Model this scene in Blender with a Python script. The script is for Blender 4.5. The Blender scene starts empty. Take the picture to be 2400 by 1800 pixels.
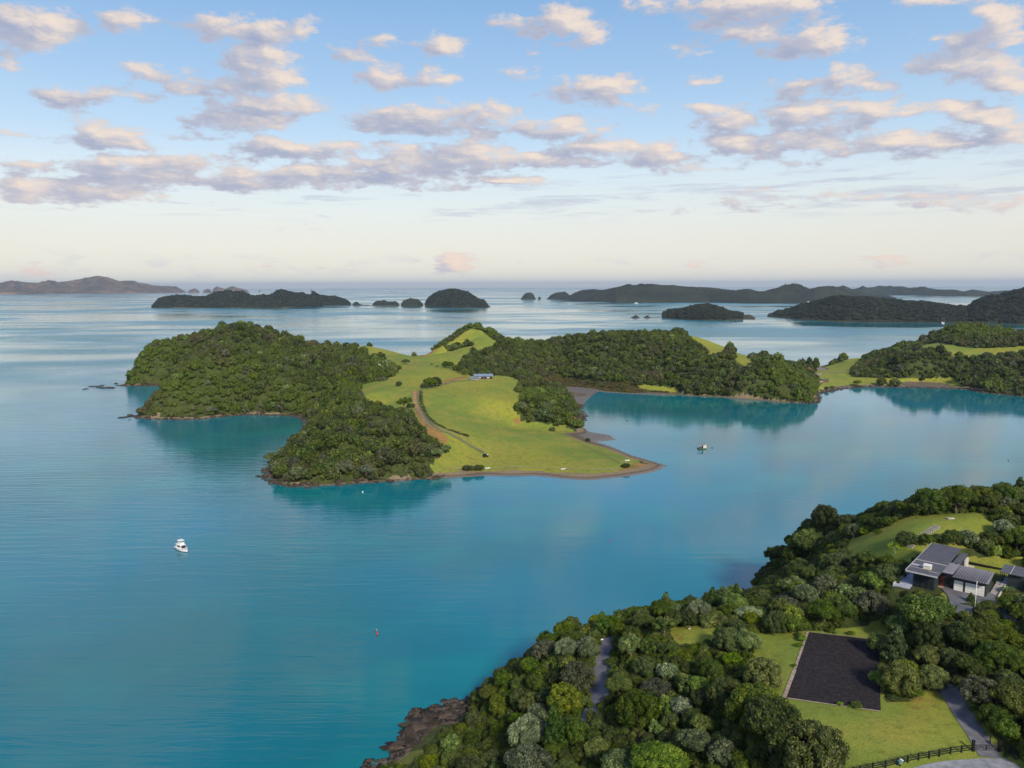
import bpy, bmesh, math, random
import numpy as np
from mathutils import Vector, Matrix

# ------------------------------------------------------------------ camera
H = 110.0; F = 1779.0; TH = math.radians(7.376); RO = math.radians(-0.2)
_c, _s = math.cos(RO), math.sin(RO)
Rz = np.array([[_c, -_s, 0], [_s, _c, 0], [0, 0, 1]])
_a = math.pi / 2 - TH; _c, _s = math.cos(_a), math.sin(_a)
Rx = np.array([[1, 0, 0], [0, _c, -_s], [0, _s, _c]])
RM = Rx @ Rz
SC = bpy.context.scene
COL = SC.collection
cam = bpy.data.objects.new('camera', bpy.data.cameras.new('camera'))
COL.objects.link(cam)
cam.data.sensor_width = 36; cam.data.lens = 36 * F / 2400
cam.data.clip_start = 1; cam.data.clip_end = 300000
M4 = Matrix([list(RM[0]) + [0], list(RM[1]) + [0], list(RM[2]) + [H], [0, 0, 0, 1]])
cam.matrix_world = M4
SC.camera = cam

# ------------------------------------------------------------------ light and sky
SUN_AZ = math.radians(160); SUN_EL = math.radians(34)      # from +Y, clockwise
SKY_STRENGTH = 0.13
SC.view_settings.view_transform = 'Standard'; SC.view_settings.look = 'None'
SC.view_settings.exposure = EXPO = 0.26
SC.view_settings.gamma = 1.0; SC.view_settings.use_curve_mapping = False
SC.cycles.use_denoising = True
SC.cycles.max_bounces = 6; SC.cycles.diffuse_bounces = 3; SC.cycles.glossy_bounces = 3
SC.cycles.transmission_bounces = 3; SC.cycles.volume_bounces = 0; SC.cycles.transparent_max_bounces = 8
SC.cycles.sample_clamp_indirect = 8
sl = bpy.data.lights.new('sun', 'SUN'); sl.energy = 3.9; sl.angle = math.radians(10); sl.color = (1.0, 0.87, 0.68)
so = bpy.data.objects.new('sun', sl); COL.objects.link(so)
sd = Vector((math.sin(SUN_AZ) * math.cos(SUN_EL), math.cos(SUN_AZ) * math.cos(SUN_EL), math.sin(SUN_EL)))
so.rotation_euler = (-sd).to_track_quat('-Z', 'Y').to_euler()

def ray(px, py):
    return RM @ np.array([(px - 1200) / F, -(py - 900) / F, -1.0])
def P(px, py, z=0.0):
    d = ray(px, py); t = (z - H) / d[2]; return (d[0] * t, d[1] * t, z)
def PY(px, py, Y):
    d = ray(px, py); t = Y / d[1]; return (d[0] * t, Y, H + d[2] * t)
def G(px, Y, z=0.0):
    return ((px - 1200) / F * (Y * math.cos(TH) + (H - z) * math.sin(TH)), Y, z)
def project(x, y, z):
    q = np.stack([x, y, z - H], -1) @ RM
    w = np.maximum(-q[..., 2], 1e-3)
    return 1200 + F * q[..., 0] / w, 900 - F * q[..., 1] / w

# clouds: (x, y, rx, ry, density) measured on a 2212 wide view of the sky
CL = [(60,50,110,36,1),(60,84,80,22,.9),(270,40,62,24,.9),(480,52,95,25,1),(590,64,60,24,1),(665,50,28,18,.8),
(20,132,45,18,.9),(140,130,38,12,.5),(305,155,52,20,.9),(395,162,55,26,.6),(540,130,65,45,.95),(590,170,60,26,1),(520,188,70,25,.9),(410,193,48,14,.9),(600,122,50,20,.9),
(150,220,52,14,.9),(110,200,40,10,.7),(240,207,95,17,.9),(330,210,40,12,.7),(590,228,100,17,1),(470,228,40,14,.6),(520,262,105,22,1),
(30,292,50,10,.6),(180,270,42,10,.6),(240,298,100,18,1),(410,300,42,10,.6),(640,318,115,18,1),(740,320,50,16,.9),
(90,355,75,11,.9),(260,355,130,18,1),(420,350,105,14,.9),(40,378,45,9,.8),(60,405,85,20,1),(220,410,100,26,1),(330,380,120,22,1),(520,385,95,22,1),(660,375,95,22,1),(700,400,65,14,.8),(50,436,70,9,.8),(190,436,90,9,.6),(560,402,60,16,.9),(750,372,50,22,1),(300,425,80,10,.6),
(760,110,50,22,.8),(830,85,48,16,.7),(955,95,52,22,.9),(830,165,46,19,.9),(820,207,22,7,.6),(940,170,56,18,.9),
(1090,45,52,16,.9),(1220,50,58,34,1),(1270,75,46,22,1),(1180,62,60,20,.8),(1160,103,14,8,.6),(1120,155,42,16,.6),(1290,195,98,28,1),(1240,205,62,18,.9),(1330,190,50,22,1),
(930,258,150,28,1),(1050,240,75,14,.9),(820,275,60,14,.9),(1090,270,60,10,.8),(1400,240,27,11,.8),(1215,280,98,19,1),(1300,286,50,12,.8),
(860,318,52,12,.6),(1010,312,75,11,.9),(1000,350,105,22,1),(1070,345,50,22,1),(880,350,115,14,1),(850,375,130,15,1),(960,385,75,10,.7),
(1170,345,72,15,1),(1300,322,85,17,1),(1250,347,62,13,.9),(1110,387,65,8,.9),(1370,342,62,15,.9),(1430,330,62,17,.9),(920,405,120,5,.5),
(1430,12,85,10,.9),(1600,12,155,26,1),(1720,8,85,20,1),(1560,60,50,14,.8),(1640,78,46,20,1),(1765,85,88,34,1),(1700,122,60,12,.7),(1500,62,20,8,.7),(1500,110,60,12,.7),(1980,62,26,7,.7),
(1830,160,56,18,.9),(1770,185,72,12,.9),(1720,195,60,12,.8),(1520,170,32,8,.9),(1900,185,32,11,.8),
(2000,3,62,10,.9),(2165,30,65,28,1),(2080,85,75,20,1),(2165,68,60,20,1),(2100,140,112,30,1),(2190,182,55,25,1),(1980,130,62,9,.7),
(1550,240,62,12,1),(1590,262,82,18,1),(1740,248,92,24,1),(1900,235,105,18,1),(2060,232,64,15,1),(1820,260,82,14,1),
(2150,255,82,20,1),(2190,280,52,12,.9),(1580,310,62,22,1),(1640,325,52,17,1),(1700,295,62,16,.9),(1760,305,92,15,1),(1970,300,105,15,1),(2040,312,95,14,1),(1890,300,62,10,.8),(2150,302,62,10,.8),
(1830,325,92,6,.9),(1450,356,100,9,.8),(1550,362,62,8,.8),(2000,340,62,6,.6),(1740,350,62,6,.5),
(1780,418,180,8,.55),(1700,432,200,7,.5),(1850,428,120,9,.55),(2000,420,120,6,.5),(2120,440,150,13,.7),(2130,400,85,4,.5),(1500,450,150,4,.35),(1300,465,100,4,.3),(600,485,130,5,.35),(640,495,60,5,.4),(1560,445,100,5,.4),
(982,568,40,22,1.1),(900,560,30,6,.3),(550,580,120,11,.3),(730,580,40,11,.35),(75,590,28,16,.8),(1500,572,26,12,.7),(1920,563,46,13,.8),(1680,568,20,9,.3)]
NC, NR = 62, 36            # columns, rows of the cloud cover table
X0, X1, Y0, Y1 = -60.0, 2280.0, -30.0, 614.0
CLA = np.array(CL)
def cover(x, y):
    q = ((x - CLA[:, 0]) / (CLA[:, 2] * 1.10)) ** 2 + ((y - CLA[:, 1]) / (CLA[:, 3] * 1.06 + 3)) ** 2
    return float(np.max(CLA[:, 4] * np.maximum(0.0, 1.15 - 0.62 * q)))

world = bpy.data.worlds.new('World'); SC.world = world; world.use_nodes = True
def build_world():
    nt = world.node_tree; nt.nodes.clear(); N = nt.nodes; L = nt.links
    def nd(t, **k):
        n = N.new(t)
        for a, b in k.items(): setattr(n, a, b)
        return n
    def lk(a, b): L.new(a, b)
    def m(op, a, b=None, c=None, clamp=False):
        n = nd('ShaderNodeMath', operation=op, use_clamp=clamp)
        for i, v in enumerate((a, b, c)):
            if v is None: continue
            if isinstance(v, (int, float)): n.inputs[i].default_value = v
            else: lk(v, n.inputs[i])
        return n.outputs[0]
    def vm(op, a, b=None, c=None):
        n = nd('ShaderNodeVectorMath', operation=op)
        for i, v in enumerate((a, b, c)):
            if v is None: continue
            if isinstance(v, (tuple, list)): n.inputs[i].default_value = v
            else: lk(v, n.inputs[i])
        return n.outputs['Value'] if op in ('DOT_PRODUCT', 'LENGTH') else n.outputs['Vector']
    def mixc(f, a, b):
        n = nd('ShaderNodeMix', data_type='RGBA')
        for i, v in ((0, f), (6, a), (7, b)):
            if isinstance(v, (int, float)): n.inputs[i].default_value = v
            elif isinstance(v, tuple): n.inputs[i].default_value = v
            else: lk(v, n.inputs[i])
        return n.outputs[2]
    tc = nd('ShaderNodeTexCoord'); d = vm('NORMALIZE', tc.outputs['Generated'])
    sp = nd('ShaderNodeSeparateXYZ'); lk(d, sp.inputs[0]); x, y, z = sp.outputs
    az = m('ARCTAN2', x, y); el = m('ARCSINE', z)
    # angular frame of the table
    def dirof(X, Y):
        v = ray(X * 1.085, Y * 1.085); v = v / np.linalg.norm(v); return math.atan2(v[0], v[1]), math.asin(v[2])
    azl, _ = dirof(X0, 300); azr, _ = dirof(X1, 300)
    _, et = dirof(1100, Y0); _, eb = dirof(1100, Y1)
    u = m('DIVIDE', m('SUBTRACT', az, azl), azr - azl)         # 0..1
    v = m('MULTIPLY', m('SUBTRACT', et, el), (NR - 1) / (et - eb))  # 0..NR-1
    tab = np.zeros((NR, NC))
    for r in range(NR):
        e = et + (eb - et) * r / (NR - 1)
        for c in range(NC):
            a = azl + (azr - azl) * c / (NC - 1)
            dv = np.array([math.sin(a) * math.cos(e), math.cos(a) * math.cos(e), math.sin(e)]) @ RM
            px = 1200 + F * dv[0] / -dv[2]; py = 900 - F * dv[1] / -dv[2]
            tab[r, c] = cover(px / 1.085, py / 1.085)
    ramps = []
    half = (NC + 1) // 2 
    for k in range(NR // 3):
        pair = []
        for side in (0, 1):
            rp = nd('ShaderNodeValToRGB'); cr = rp.color_ramp; cr.interpolation = 'LINEAR'
            cols = range(0, 32) if side == 0 else range(NC - 32, NC)
            cols = list(cols)
            els = cr.elements
            while len(els) > 1: els.remove(els[-1])
            for i, c in enumerate(cols):
                pos = c / (NC - 1)
                e_ = els[0] if i == 0 else els.new(pos)
                e_.position = pos
                e_.color = (tab[3 * k, c], tab[3 * k + 1, c], tab[3 * k + 2, c], 1)
            pair.append(rp)
        ramps.append(pair)
    def fld(uu, vv):
        acc = None
        sel = m('GREATER_THAN', uu, 0.5)
        cv = nd('ShaderNodeCombineXYZ')
        for i in range(3): lk(vv, cv.inputs[i])
        for k, (ra, rb) in enumerate(ramps):
            A = nd('ShaderNodeValToRGB'); B = nd('ShaderNodeValToRGB')
            for src, dst in ((ra, A), (rb, B)):
                e2 = dst.color_ramp.elements
                while len(e2) > 1: e2.remove(e2[-1])
                for i, s_ in enumerate(src.color_ramp.elements):
                    q = e2[0] if i == 0 else e2.new(s_.position)
                    q.position = s_.position; q.color = s_.color
                lk(uu, dst.inputs[0])
            col = mixc(sel, A.outputs[0], B.outputs[0])
            w = vm('SUBTRACT', cv.outputs[0], (3 * k, 3 * k + 1, 3 * k + 2))
            w = vm('MAXIMUM', vm('SUBTRACT', (1, 1, 1), vm('ABSOLUTE', w)), (0, 0, 0))
            dd = vm('DOT_PRODUCT', col, w)
            acc = dd if acc is None else m('ADD', acc, dd)
        return acc
    # noise in the plane of the cloud layer plus angular noise
    dn = m('ADD', m('MAXIMUM', z, 0.0), 0.10)
    px_ = m('DIVIDE', x, dn); py_ = m('DIVIDE', y, dn)
    def noise(vec, scale, det, rough=0.55, dist=0.0):
        n = nd('ShaderNodeTexNoise'); n.inputs['Scale'].default_value = scale; n.inputs['Detail'].default_value = det
        n.inputs['Roughness'].default_value = rough; n.inputs['Distortion'].default_value = dist
        lk(vec, n.inputs['Vector']); return n
    cb = nd('ShaderNodeCombineXYZ'); lk(px_, cb.inputs[0]); lk(m('MULTIPLY', py_, 1.15), cb.inputs[1])
    def edge(offs):
        vec = vm('ADD', cb.outputs[0], offs)
        n1 = noise(vec, 3.2, 5, 0.58)
        an = nd('ShaderNodeCombineXYZ'); lk(m('ADD', az, offs[0] * .12), an.inputs[0]); lk(m('MULTIPLY', m('ADD', el, offs[1] * -.1), 2.1), an.inputs[1])
        n2 = noise(an.outputs[0], 34, 6, 0.66)
        return m('ADD', m('MULTIPLY', n1.outputs[0], 0.8), m('MULTIPLY', n2.outputs[0], 1.2)), n1
    e0, n1 = edge((0, 0, 0)); e1, _ = edge((0.05, -0.06, 0))
    # warp of the table lookup
    wn = noise(cb.outputs[0], 5.0, 2)
    sw = nd('ShaderNodeSeparateColor'); lk(wn.outputs['Color'], sw.inputs[0])
    uw = m('ADD', u, m('MULTIPLY', m('SUBTRACT', sw.outputs[0], .5), .016))
    vw = m('ADD', v, m('MULTIPLY', m('SUBTRACT', sw.outputs[1], .5), 1.3))
    f0 = fld(uw, vw); f1 = fld(m('ADD', uw, 0.020), m('SUBTRACT', vw, 0.9))
    # beyond the part of the sky that is mapped: the same broken cloud
    gen = noise(cb.outputs[0], 1.5, 3, .5)
    gcov = m('MULTIPLY_ADD', gen.outputs[0], 7.0, -3.1, clamp=True)
    ina = m('MULTIPLY', m('SUBTRACT', 0.5, m('ABSOLUTE', m('SUBTRACT', u, .5))), 40, clamp=True)
    inb = m('MULTIPLY', m('ADD', v, 0.5), 0.8, clamp=True)
    ins = m('MULTIPLY', ina, inb)
    lowout = m('MULTIPLY_ADD', el, 9.0, -0.7, clamp=True)
    gcov = m('MULTIPLY', gcov, lowout)
    def comb(f):
        a = m('MULTIPLY', f, ins); b = m('MULTIPLY', gcov, m('SUBTRACT', 1.0, ins)); return m('ADD', a, b)
    c0 = comb(f0); c1 = comb(f1)
    def dens(c, e):
        q = m('ADD', m('MULTIPLY', c, 1.15), m('MULTIPLY', m('SUBTRACT', e, 1.03), 2.25))
        return q
    q0 = dens(c0, e0); q1 = dens(c1, e1)
    def sstep(v_, lo, hi):
        n = nd('ShaderNodeMapRange', interpolation_type='SMOOTHSTEP'); lk(v_, n.inputs[0])
        n.inputs[1].default_value = lo; n.inputs[2].default_value = hi; return n.outputs[0]
    has = sstep(c0, 0.02, 0.25)
    alpha = m('MULTIPLY', sstep(q0, 0.22, 0.95), has)
    alpha = m('MULTIPLY', alpha, 0.93)
    lit = m('ADD', m('SUBTRACT', c0, c1), m('MULTIPLY', m('SUBTRACT', e0, e1), .9))
    lit = sstep(lit, -0.26, 0.70)
    thick = sstep(q0, 0.5, 1.5)
    # clear sky: Nishita and the pale band toward the horizon
    sky = nd('ShaderNodeTexSky', sky_type='NISHITA', sun_disc=False)
    sky.sun_elevation = SUN_EL; sky.sun_rotation = SUN_AZ; sky.altitude = 100; sky.air_density = 1.0; sky.dust_density = 0.6; sky.ozone_density = 1.5
    rp = nd('ShaderNodeValToRGB'); lk(m('MULTIPLY_ADD', el, 1.0 / 0.9, 0.05), rp.inputs[0])
    def lin(c): return [(v / 255 / 12.92) if v / 255 < .04045 else ((v / 255 + .055) / 1.055) ** 2.4 for v in c]
    K = 1.0 / SKY_STRENGTH
    stops = [(-3, (186,190,198)), (0.0, (208,208,206)), (1.2, (217,211,202)), (3.2, (218,211,200)), (5.2, (217,217,210)), (8, (205,217,223)), (10.5, (180,205,226)),
             (14, (156,189,221)), (19, (130,170,212)), (30, (84,138,202)), (47, (50,98,170))]
    els = rp.color_ramp.elements
    while len(els) > 1: els.remove(els[-1])
    for i, (deg, c) in enumerate(stops):
        pos = min(1, max(0, math.radians(deg) / 0.9 + 0.05)); e_ = els[0] if i == 0 else els.new(pos)
        e_.position = pos; e_.color = (*lin(c), 1)
    sc_ = nd('ShaderNodeVectorMath', operation='SCALE'); lk(rp.outputs[0], sc_.inputs[0]); sc_.inputs[3].default_value = K
    # a slow warm/cool drift round the horizon
    base = mixc(0.80, sky.outputs[0], sc_.outputs[0])
    # cloud colours
    def kc(c, g=1.0): return tuple(v * K * g for v in lin(c)) + (1,)
    hz = sstep(el, math.radians(1), math.radians(9))
    dark = mixc(hz, kc((188,186,198)), kc((146,157,184)))
    light = mixc(hz, kc((236,212,194)), kc((228,211,196)))
    cc = mixc(lit, dark, light)
    mid = mixc(0.5, light, dark)
    cc = mixc(m('MULTIPLY', m('SUBTRACT', 1.0, thick), .55), cc, mid)
    # thin streaks and small puffs low over the horizon
    sv = nd('ShaderNodeCombineXYZ'); lk(m('MULTIPLY', az, 7.0), sv.inputs[0]); lk(m('MULTIPLY', el, 75.0), sv.inputs[1])
    sn = noise(sv.outputs[0], 1.0, 6, .68, .4)
    band = m('MULTIPLY', sstep(el, math.radians(4.2), math.radians(5.6)), m('SUBTRACT', 1.0, sstep(el, math.radians(7.2), math.radians(8.8))))
    side = sstep(az, -.45, .35)
    st = m('MULTIPLY', m('MULTIPLY', sstep(m('ADD', sn.outputs[0], m('MULTIPLY', side, .07)), .53, .70), band), .62)
    pv = nd('ShaderNodeCombineXYZ'); lk(m('MULTIPLY', az, 16.0), pv.inputs[0]); lk(m('MULTIPLY', el, 48.0), pv.inputs[1])
    pn = noise(pv.outputs[0], 1.0, 5, .6)
    pband = m('MULTIPLY', sstep(el, math.radians(.1), math.radians(1.0)), m('SUBTRACT', 1.0, sstep(el, math.radians(1.6), math.radians(2.8))))
    ps = m('MULTIPLY', m('MULTIPLY', sstep(m('SUBTRACT', pn.outputs[0], m('MULTIPLY', side, .05)), .50, .68), pband), .38)
    base = mixc(st, base, kc((176,182,200))); base = mixc(ps, base, kc((190,194,206)))
    fin = mixc(alpha, base, cc)
    bg = nd('ShaderNodeBackground'); bg.inputs[1].default_value = SKY_STRENGTH; lk(fin, bg.inputs[0])
    out = nd('ShaderNodeOutputWorld'); lk(bg.outputs[0], out.inputs[0])
    for a, b in ramps: N.remove(a); N.remove(b)
build_world()
world.cycles.sampling_method = 'MANUAL'; world.cycles.sample_map_resolution = 512

# ------------------------------------------------------------------ noise on arrays
def _hash(ix, iy, seed):
    h = (ix.astype(np.int64) * 374761393 + iy.astype(np.int64) * 668265263 + seed * 1442695041) & 0xffffffff
    h = ((h ^ (h >> 13)) * 1274126177) & 0xffffffff
    return ((h ^ (h >> 16)) & 0xffff) / 65535.0
def vnoise(x, y, seed=0):
    ix = np.floor(x); iy = np.floor(y); fx = x - ix; fy = y - iy
    fx = fx * fx * (3 - 2 * fx); fy = fy * fy * (3 - 2 * fy)
    a = _hash(ix, iy, seed); b = _hash(ix + 1, iy, seed); c = _hash(ix, iy + 1, seed); d = _hash(ix + 1, iy + 1, seed)
    return (a * (1 - fx) + b * fx) * (1 - fy) + (c * (1 - fx) + d * fx) * fy
def fbm(x, y, oct=4, seed=0):
    v = 0; a = .5; t = 0
    for o in range(oct):
        v = v + a * vnoise(x * 2 ** o + 17.3 * o, y * 2 ** o - 9.1 * o, seed + o); t += a; a *= .5
    return v / t
def smooth(x, lo, hi):
    t = np.clip((x - lo) / (hi - lo), 0, 1); return t * t * (3 - 2 * t)
def inpoly(px, py, poly):
    px = np.asarray(px, float); py = np.asarray(py, float)
    ins = np.zeros(px.shape, bool); n = len(poly)
    for i in range(n):
        x0, y0 = poly[i]; x1, y1 = poly[(i + 1) % n]
        if y0 == y1: continue
        cnd = (y0 > py) != (y1 > py)
        xi = x0 + (py - y0) * (x1 - x0) / (y1 - y0)
        ins ^= cnd & (px < xi)
    return ins
def sdf(px, py, poly):
    px = np.asarray(px, float); py = np.asarray(py, float)
    d = np.full(px.shape, 1e18); n = len(poly)
    for i in range(n):
        x0, y0 = poly[i]; x1, y1 = poly[(i + 1) % n]
        ex, ey = x1 - x0, y1 - y0; L2 = ex * ex + ey * ey + 1e-12
        t = np.clip(((px - x0) * ex + (py - y0) * ey) / L2, 0, 1)
        d = np.minimum(d, (px - x0 - t * ex) ** 2 + (py - y0 - t * ey) ** 2)
    d = np.sqrt(d)
    return np.where(inpoly(px, py, poly), d, -d)
def tps(pts, X, Y, lam=0.0):
    p = np.array(pts, float); n = len(p); s = 100.0
    x = p[:, 0] / s; y = p[:, 1] / s
    def U(r2): return r2 * np.log(r2 + 1e-9) * .5
    K = U((x[:, None] - x) ** 2 + (y[:, None] - y) ** 2) + lam * np.eye(n)
    Pm = np.stack([np.ones(n), x, y], 1)
    A = np.block([[K, Pm], [Pm.T, np.zeros((3, 3))]])
    w = np.linalg.solve(A, np.concatenate([p[:, 2], np.zeros(3)]))
    Z = w[n] + w[n + 1] * X / s + w[n + 2] * Y / s
    for i in range(n): Z = Z + w[i] * U((X / s - x[i]) ** 2 + (Y / s - y[i]) ** 2)
    return Z

# ------------------------------------------------------------------ mesh and tag helpers
def mesh_np(name, V, Fq, mat=None, smooth_=False, attrs=None, uv=None):
    me = bpy.data.meshes.new(name); V = np.asarray(V, np.float32); Fq = np.asarray(Fq, np.int32)
    k = Fq.shape[1]; me.vertices.add(len(V)); me.vertices.foreach_set('co', V.ravel())
    me.loops.add(Fq.size); me.loops.foreach_set('vertex_index', Fq.ravel())
    me.polygons.add(len(Fq)); me.polygons.foreach_set('loop_start', np.arange(0, Fq.size, k, dtype=np.int32))
    me.polygons.foreach_set('loop_total', np.full(len(Fq), k, np.int32))
    if smooth_: me.polygons.foreach_set('use_smooth', np.ones(len(Fq), bool))
    me.update(calc_edges=True)
    for an, (dom, arr) in (attrs or {}).items():
        arr = np.asarray(arr, np.float32)
        if arr.ndim == 1:
            a = me.attributes.new(an, 'FLOAT', dom); a.data.foreach_set('value', arr)
        else:
            a = me.attributes.new(an, 'FLOAT_COLOR', dom)
            a.data.foreach_set('color', np.concatenate([arr, np.ones((len(arr), 1), np.float32)], 1).ravel())
    if mat: me.materials.append(mat)
    return me
def add(name, me, parent=None, loc=None, **tags):
    o = bpy.data.objects.new(name, me); COL.objects.link(o)
    if parent is not None: o.parent = parent
    if loc is not None: o.location = loc
    for k, v in tags.items(): o[k] = v
    return o
def empty(name, loc, rz=0.0, label=None, cat=None, group=None):
    o = bpy.data.objects.new(name, None); COL.objects.link(o); o.location = loc; o.rotation_euler = (0, 0, rz)
    o.empty_display_size = .5
    if label: o['label'] = label
    if cat: o['category'] = cat
    if group: o['group'] = group
    return o
class MB:
    """collects boxes, bars and prisms into one mesh"""
    def __init__(s): s.v = []; s.f = []
    def box(s, x0, x1, y0, y1, z0, z1):
        b = len(s.v); s.v += [(x, y, z) for z in (z0, z1) for x, y in ((x0, y0), (x1, y0), (x1, y1), (x0, y1))]
        s.f += [tuple(b + i for i in q) for q in ((3, 2, 1, 0), (4, 5, 6, 7), (0, 1, 5, 4), (1, 2, 6, 5), (2, 3, 7, 6), (3, 0, 4, 7))]; return s
    def hexa(s, c):      # 4 lower then 4 upper corners
        b = len(s.v); s.v += [tuple(q) for q in c]
        s.f += [tuple(b + i for i in q) for q in ((3, 2, 1, 0), (4, 5, 6, 7), (0, 1, 5, 4), (1, 2, 6, 5), (2, 3, 7, 6), (3, 0, 4, 7))]; return s
    def bar(s, p, q, r0, r1=None, n=6):
        r1 = r0 if r1 is None else r1; p = Vector(p); q = Vector(q); d = (q - p).normalized()
        a = d.orthogonal().normalized(); c = d.cross(a); b = len(s.v)
        for P_, r in ((p, r0), (q, r1)):
            for i in range(n):
                t = 2 * math.pi * i / n; s.v.append(tuple(P_ + a * (r * math.cos(t)) + c * (r * math.sin(t))))
        for i in range(n): s.f.append((b + i, b + (i + 1) % n, b + n + (i + 1) % n, b + n + i))
        s.f.append(tuple(b + n - 1 - i for i in range(n))); s.f.append(tuple(b + n + i for i in range(n))); return s
    def loft(s, rings, cap=True):
        n = len(rings[0]); b = len(s.v)
        for r in rings: s.v += [tuple(q) for q in r]
        for j in range(len(rings) - 1):
            for i in range(n):
                s.f.append((b + j * n + i, b + j * n + (i + 1) % n, b + (j + 1) * n + (i + 1) % n, b + (j + 1) * n + i))
        if cap:
            s.f.append(tuple(b + n - 1 - i for i in range(n))); e = b + (len(rings) - 1) * n; s.f.append(tuple(e + i for i in range(n)))
        return s
    def mesh(s, name, mat, sm=False):
        me = bpy.data.meshes.new(name); me.from_pydata([tuple(map(float, q)) for q in s.v], [], s.f)
        if sm: me.polygons.foreach_set('use_smooth', [True] * len(me.polygons))
        me.materials.append(mat); me.update(); return me
    def build(s, name, mat, parent=None, sm=False, **t): return add(name, s.mesh(name, mat, sm), parent, **t)

# ------------------------------------------------------------------ materials
class NT:
    def __init__(s, name):
        s.mat = bpy.data.materials.new(name); s.mat.use_nodes = True; s.nt = s.mat.node_tree; s.nt.nodes.clear()
        s.out = s.n('ShaderNodeOutputMaterial')
    def n(s, t, **k):
        q = s.nt.nodes.new(t)
        for a, b in k.items(): setattr(q, a, b)
        return q
    def set(s, sock, v):
        if isinstance(v, bpy.types.NodeSocket): s.nt.links.new(v, sock)
        elif isinstance(v, (tuple, list)) and len(v) == 3 and sock.type == 'RGBA': sock.default_value = (*v, 1)
        else: sock.default_value = v
    def m(s, op, a, b=None, c=None, clamp=False):
        q = s.n('ShaderNodeMath', operation=op, use_clamp=clamp)
        for i, v in enumerate((a, b, c)):
            if v is not None: s.set(q.inputs[i], v)
        return q.outputs[0]
    def mix(s, f, a, b, mode='MIX'):
        q = s.n('ShaderNodeMix', data_type='RGBA', blend_type=mode); s.set(q.inputs[0], f); s.set(q.inputs[6], a); s.set(q.inputs[7], b); return q.outputs[2]
    def step(s, v, lo, hi, a=0.0, b=1.0):
        q = s.n('ShaderNodeMapRange', interpolation_type='SMOOTHSTEP'); s.set(q.inputs[0], v)
        for i, w in ((1, lo), (2, hi), (3, a), (4, b)): q.inputs[i].default_value = w
        return q.outputs[0]
    def pos(s): return s.n('ShaderNodeNewGeometry').outputs['Position']
    def scale(s, vec, sc, rot=(0, 0, 0), loc=(0, 0, 0)):
        q = s.n('ShaderNodeMapping'); s.set(q.inputs[0], vec); q.inputs['Location'].default_value = loc; q.inputs['Rotation'].default_value = rot; q.inputs['Scale'].default_value = sc; return q.outputs[0]
    def noise(s, vec, sc, det=3, rough=.5, dist=0.0):
        q = s.n('ShaderNodeTexNoise'); s.set(q.inputs['Vector'], vec); q.inputs['Scale'].default_value = sc
        q.inputs['Detail'].default_value = det; q.inputs['Roughness'].default_value = rough; q.inputs['Distortion'].default_value = dist; return q.outputs[0]
    def bsdf(s, col, rough=.8, spec=.3, bump=None, bstr=.3, bdist=.1, link=True, **kw):
        q = s.n('ShaderNodeBsdfPrincipled'); s.set(q.inputs['Base Color'], col); s.set(q.inputs['Roughness'], rough)
        s.set(q.inputs['Specular IOR Level'], spec)
        for k, v in kw.items(): s.set(q.inputs[k.replace('_', ' ')], v)
        if bump is not None:
            b = s.n('ShaderNodeBump'); s.set(b.inputs['Strength'], bstr); b.inputs['Distance'].default_value = bdist; s.set(b.inputs['Height'], bump)
            s.nt.links.new(b.outputs[0], q.inputs['Normal'])
        if link: s.nt.links.new(q.outputs[0], s.out.inputs[0])
        return q
def simple(name, col, rough=.7, spec=.3, var=.15, sc=2.0, metallic=0.0, bump=.0):
    t = NT(name); tc = t.n('ShaderNodeTexCoord').outputs['Object']
    nz = t.noise(tc, sc, 4, .6)
    k = t.step(nz, .3, .7, 1 - var, 1 + var)
    v = t.n('ShaderNodeVectorMath', operation='SCALE'); v.inputs[0].default_value = col; t.set(v.inputs[3], k)
    t.bsdf(v.outputs[0], rough, spec, bump=nz if bump else None, bstr=bump, bdist=.05, Metallic=metallic); return t.mat

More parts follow.
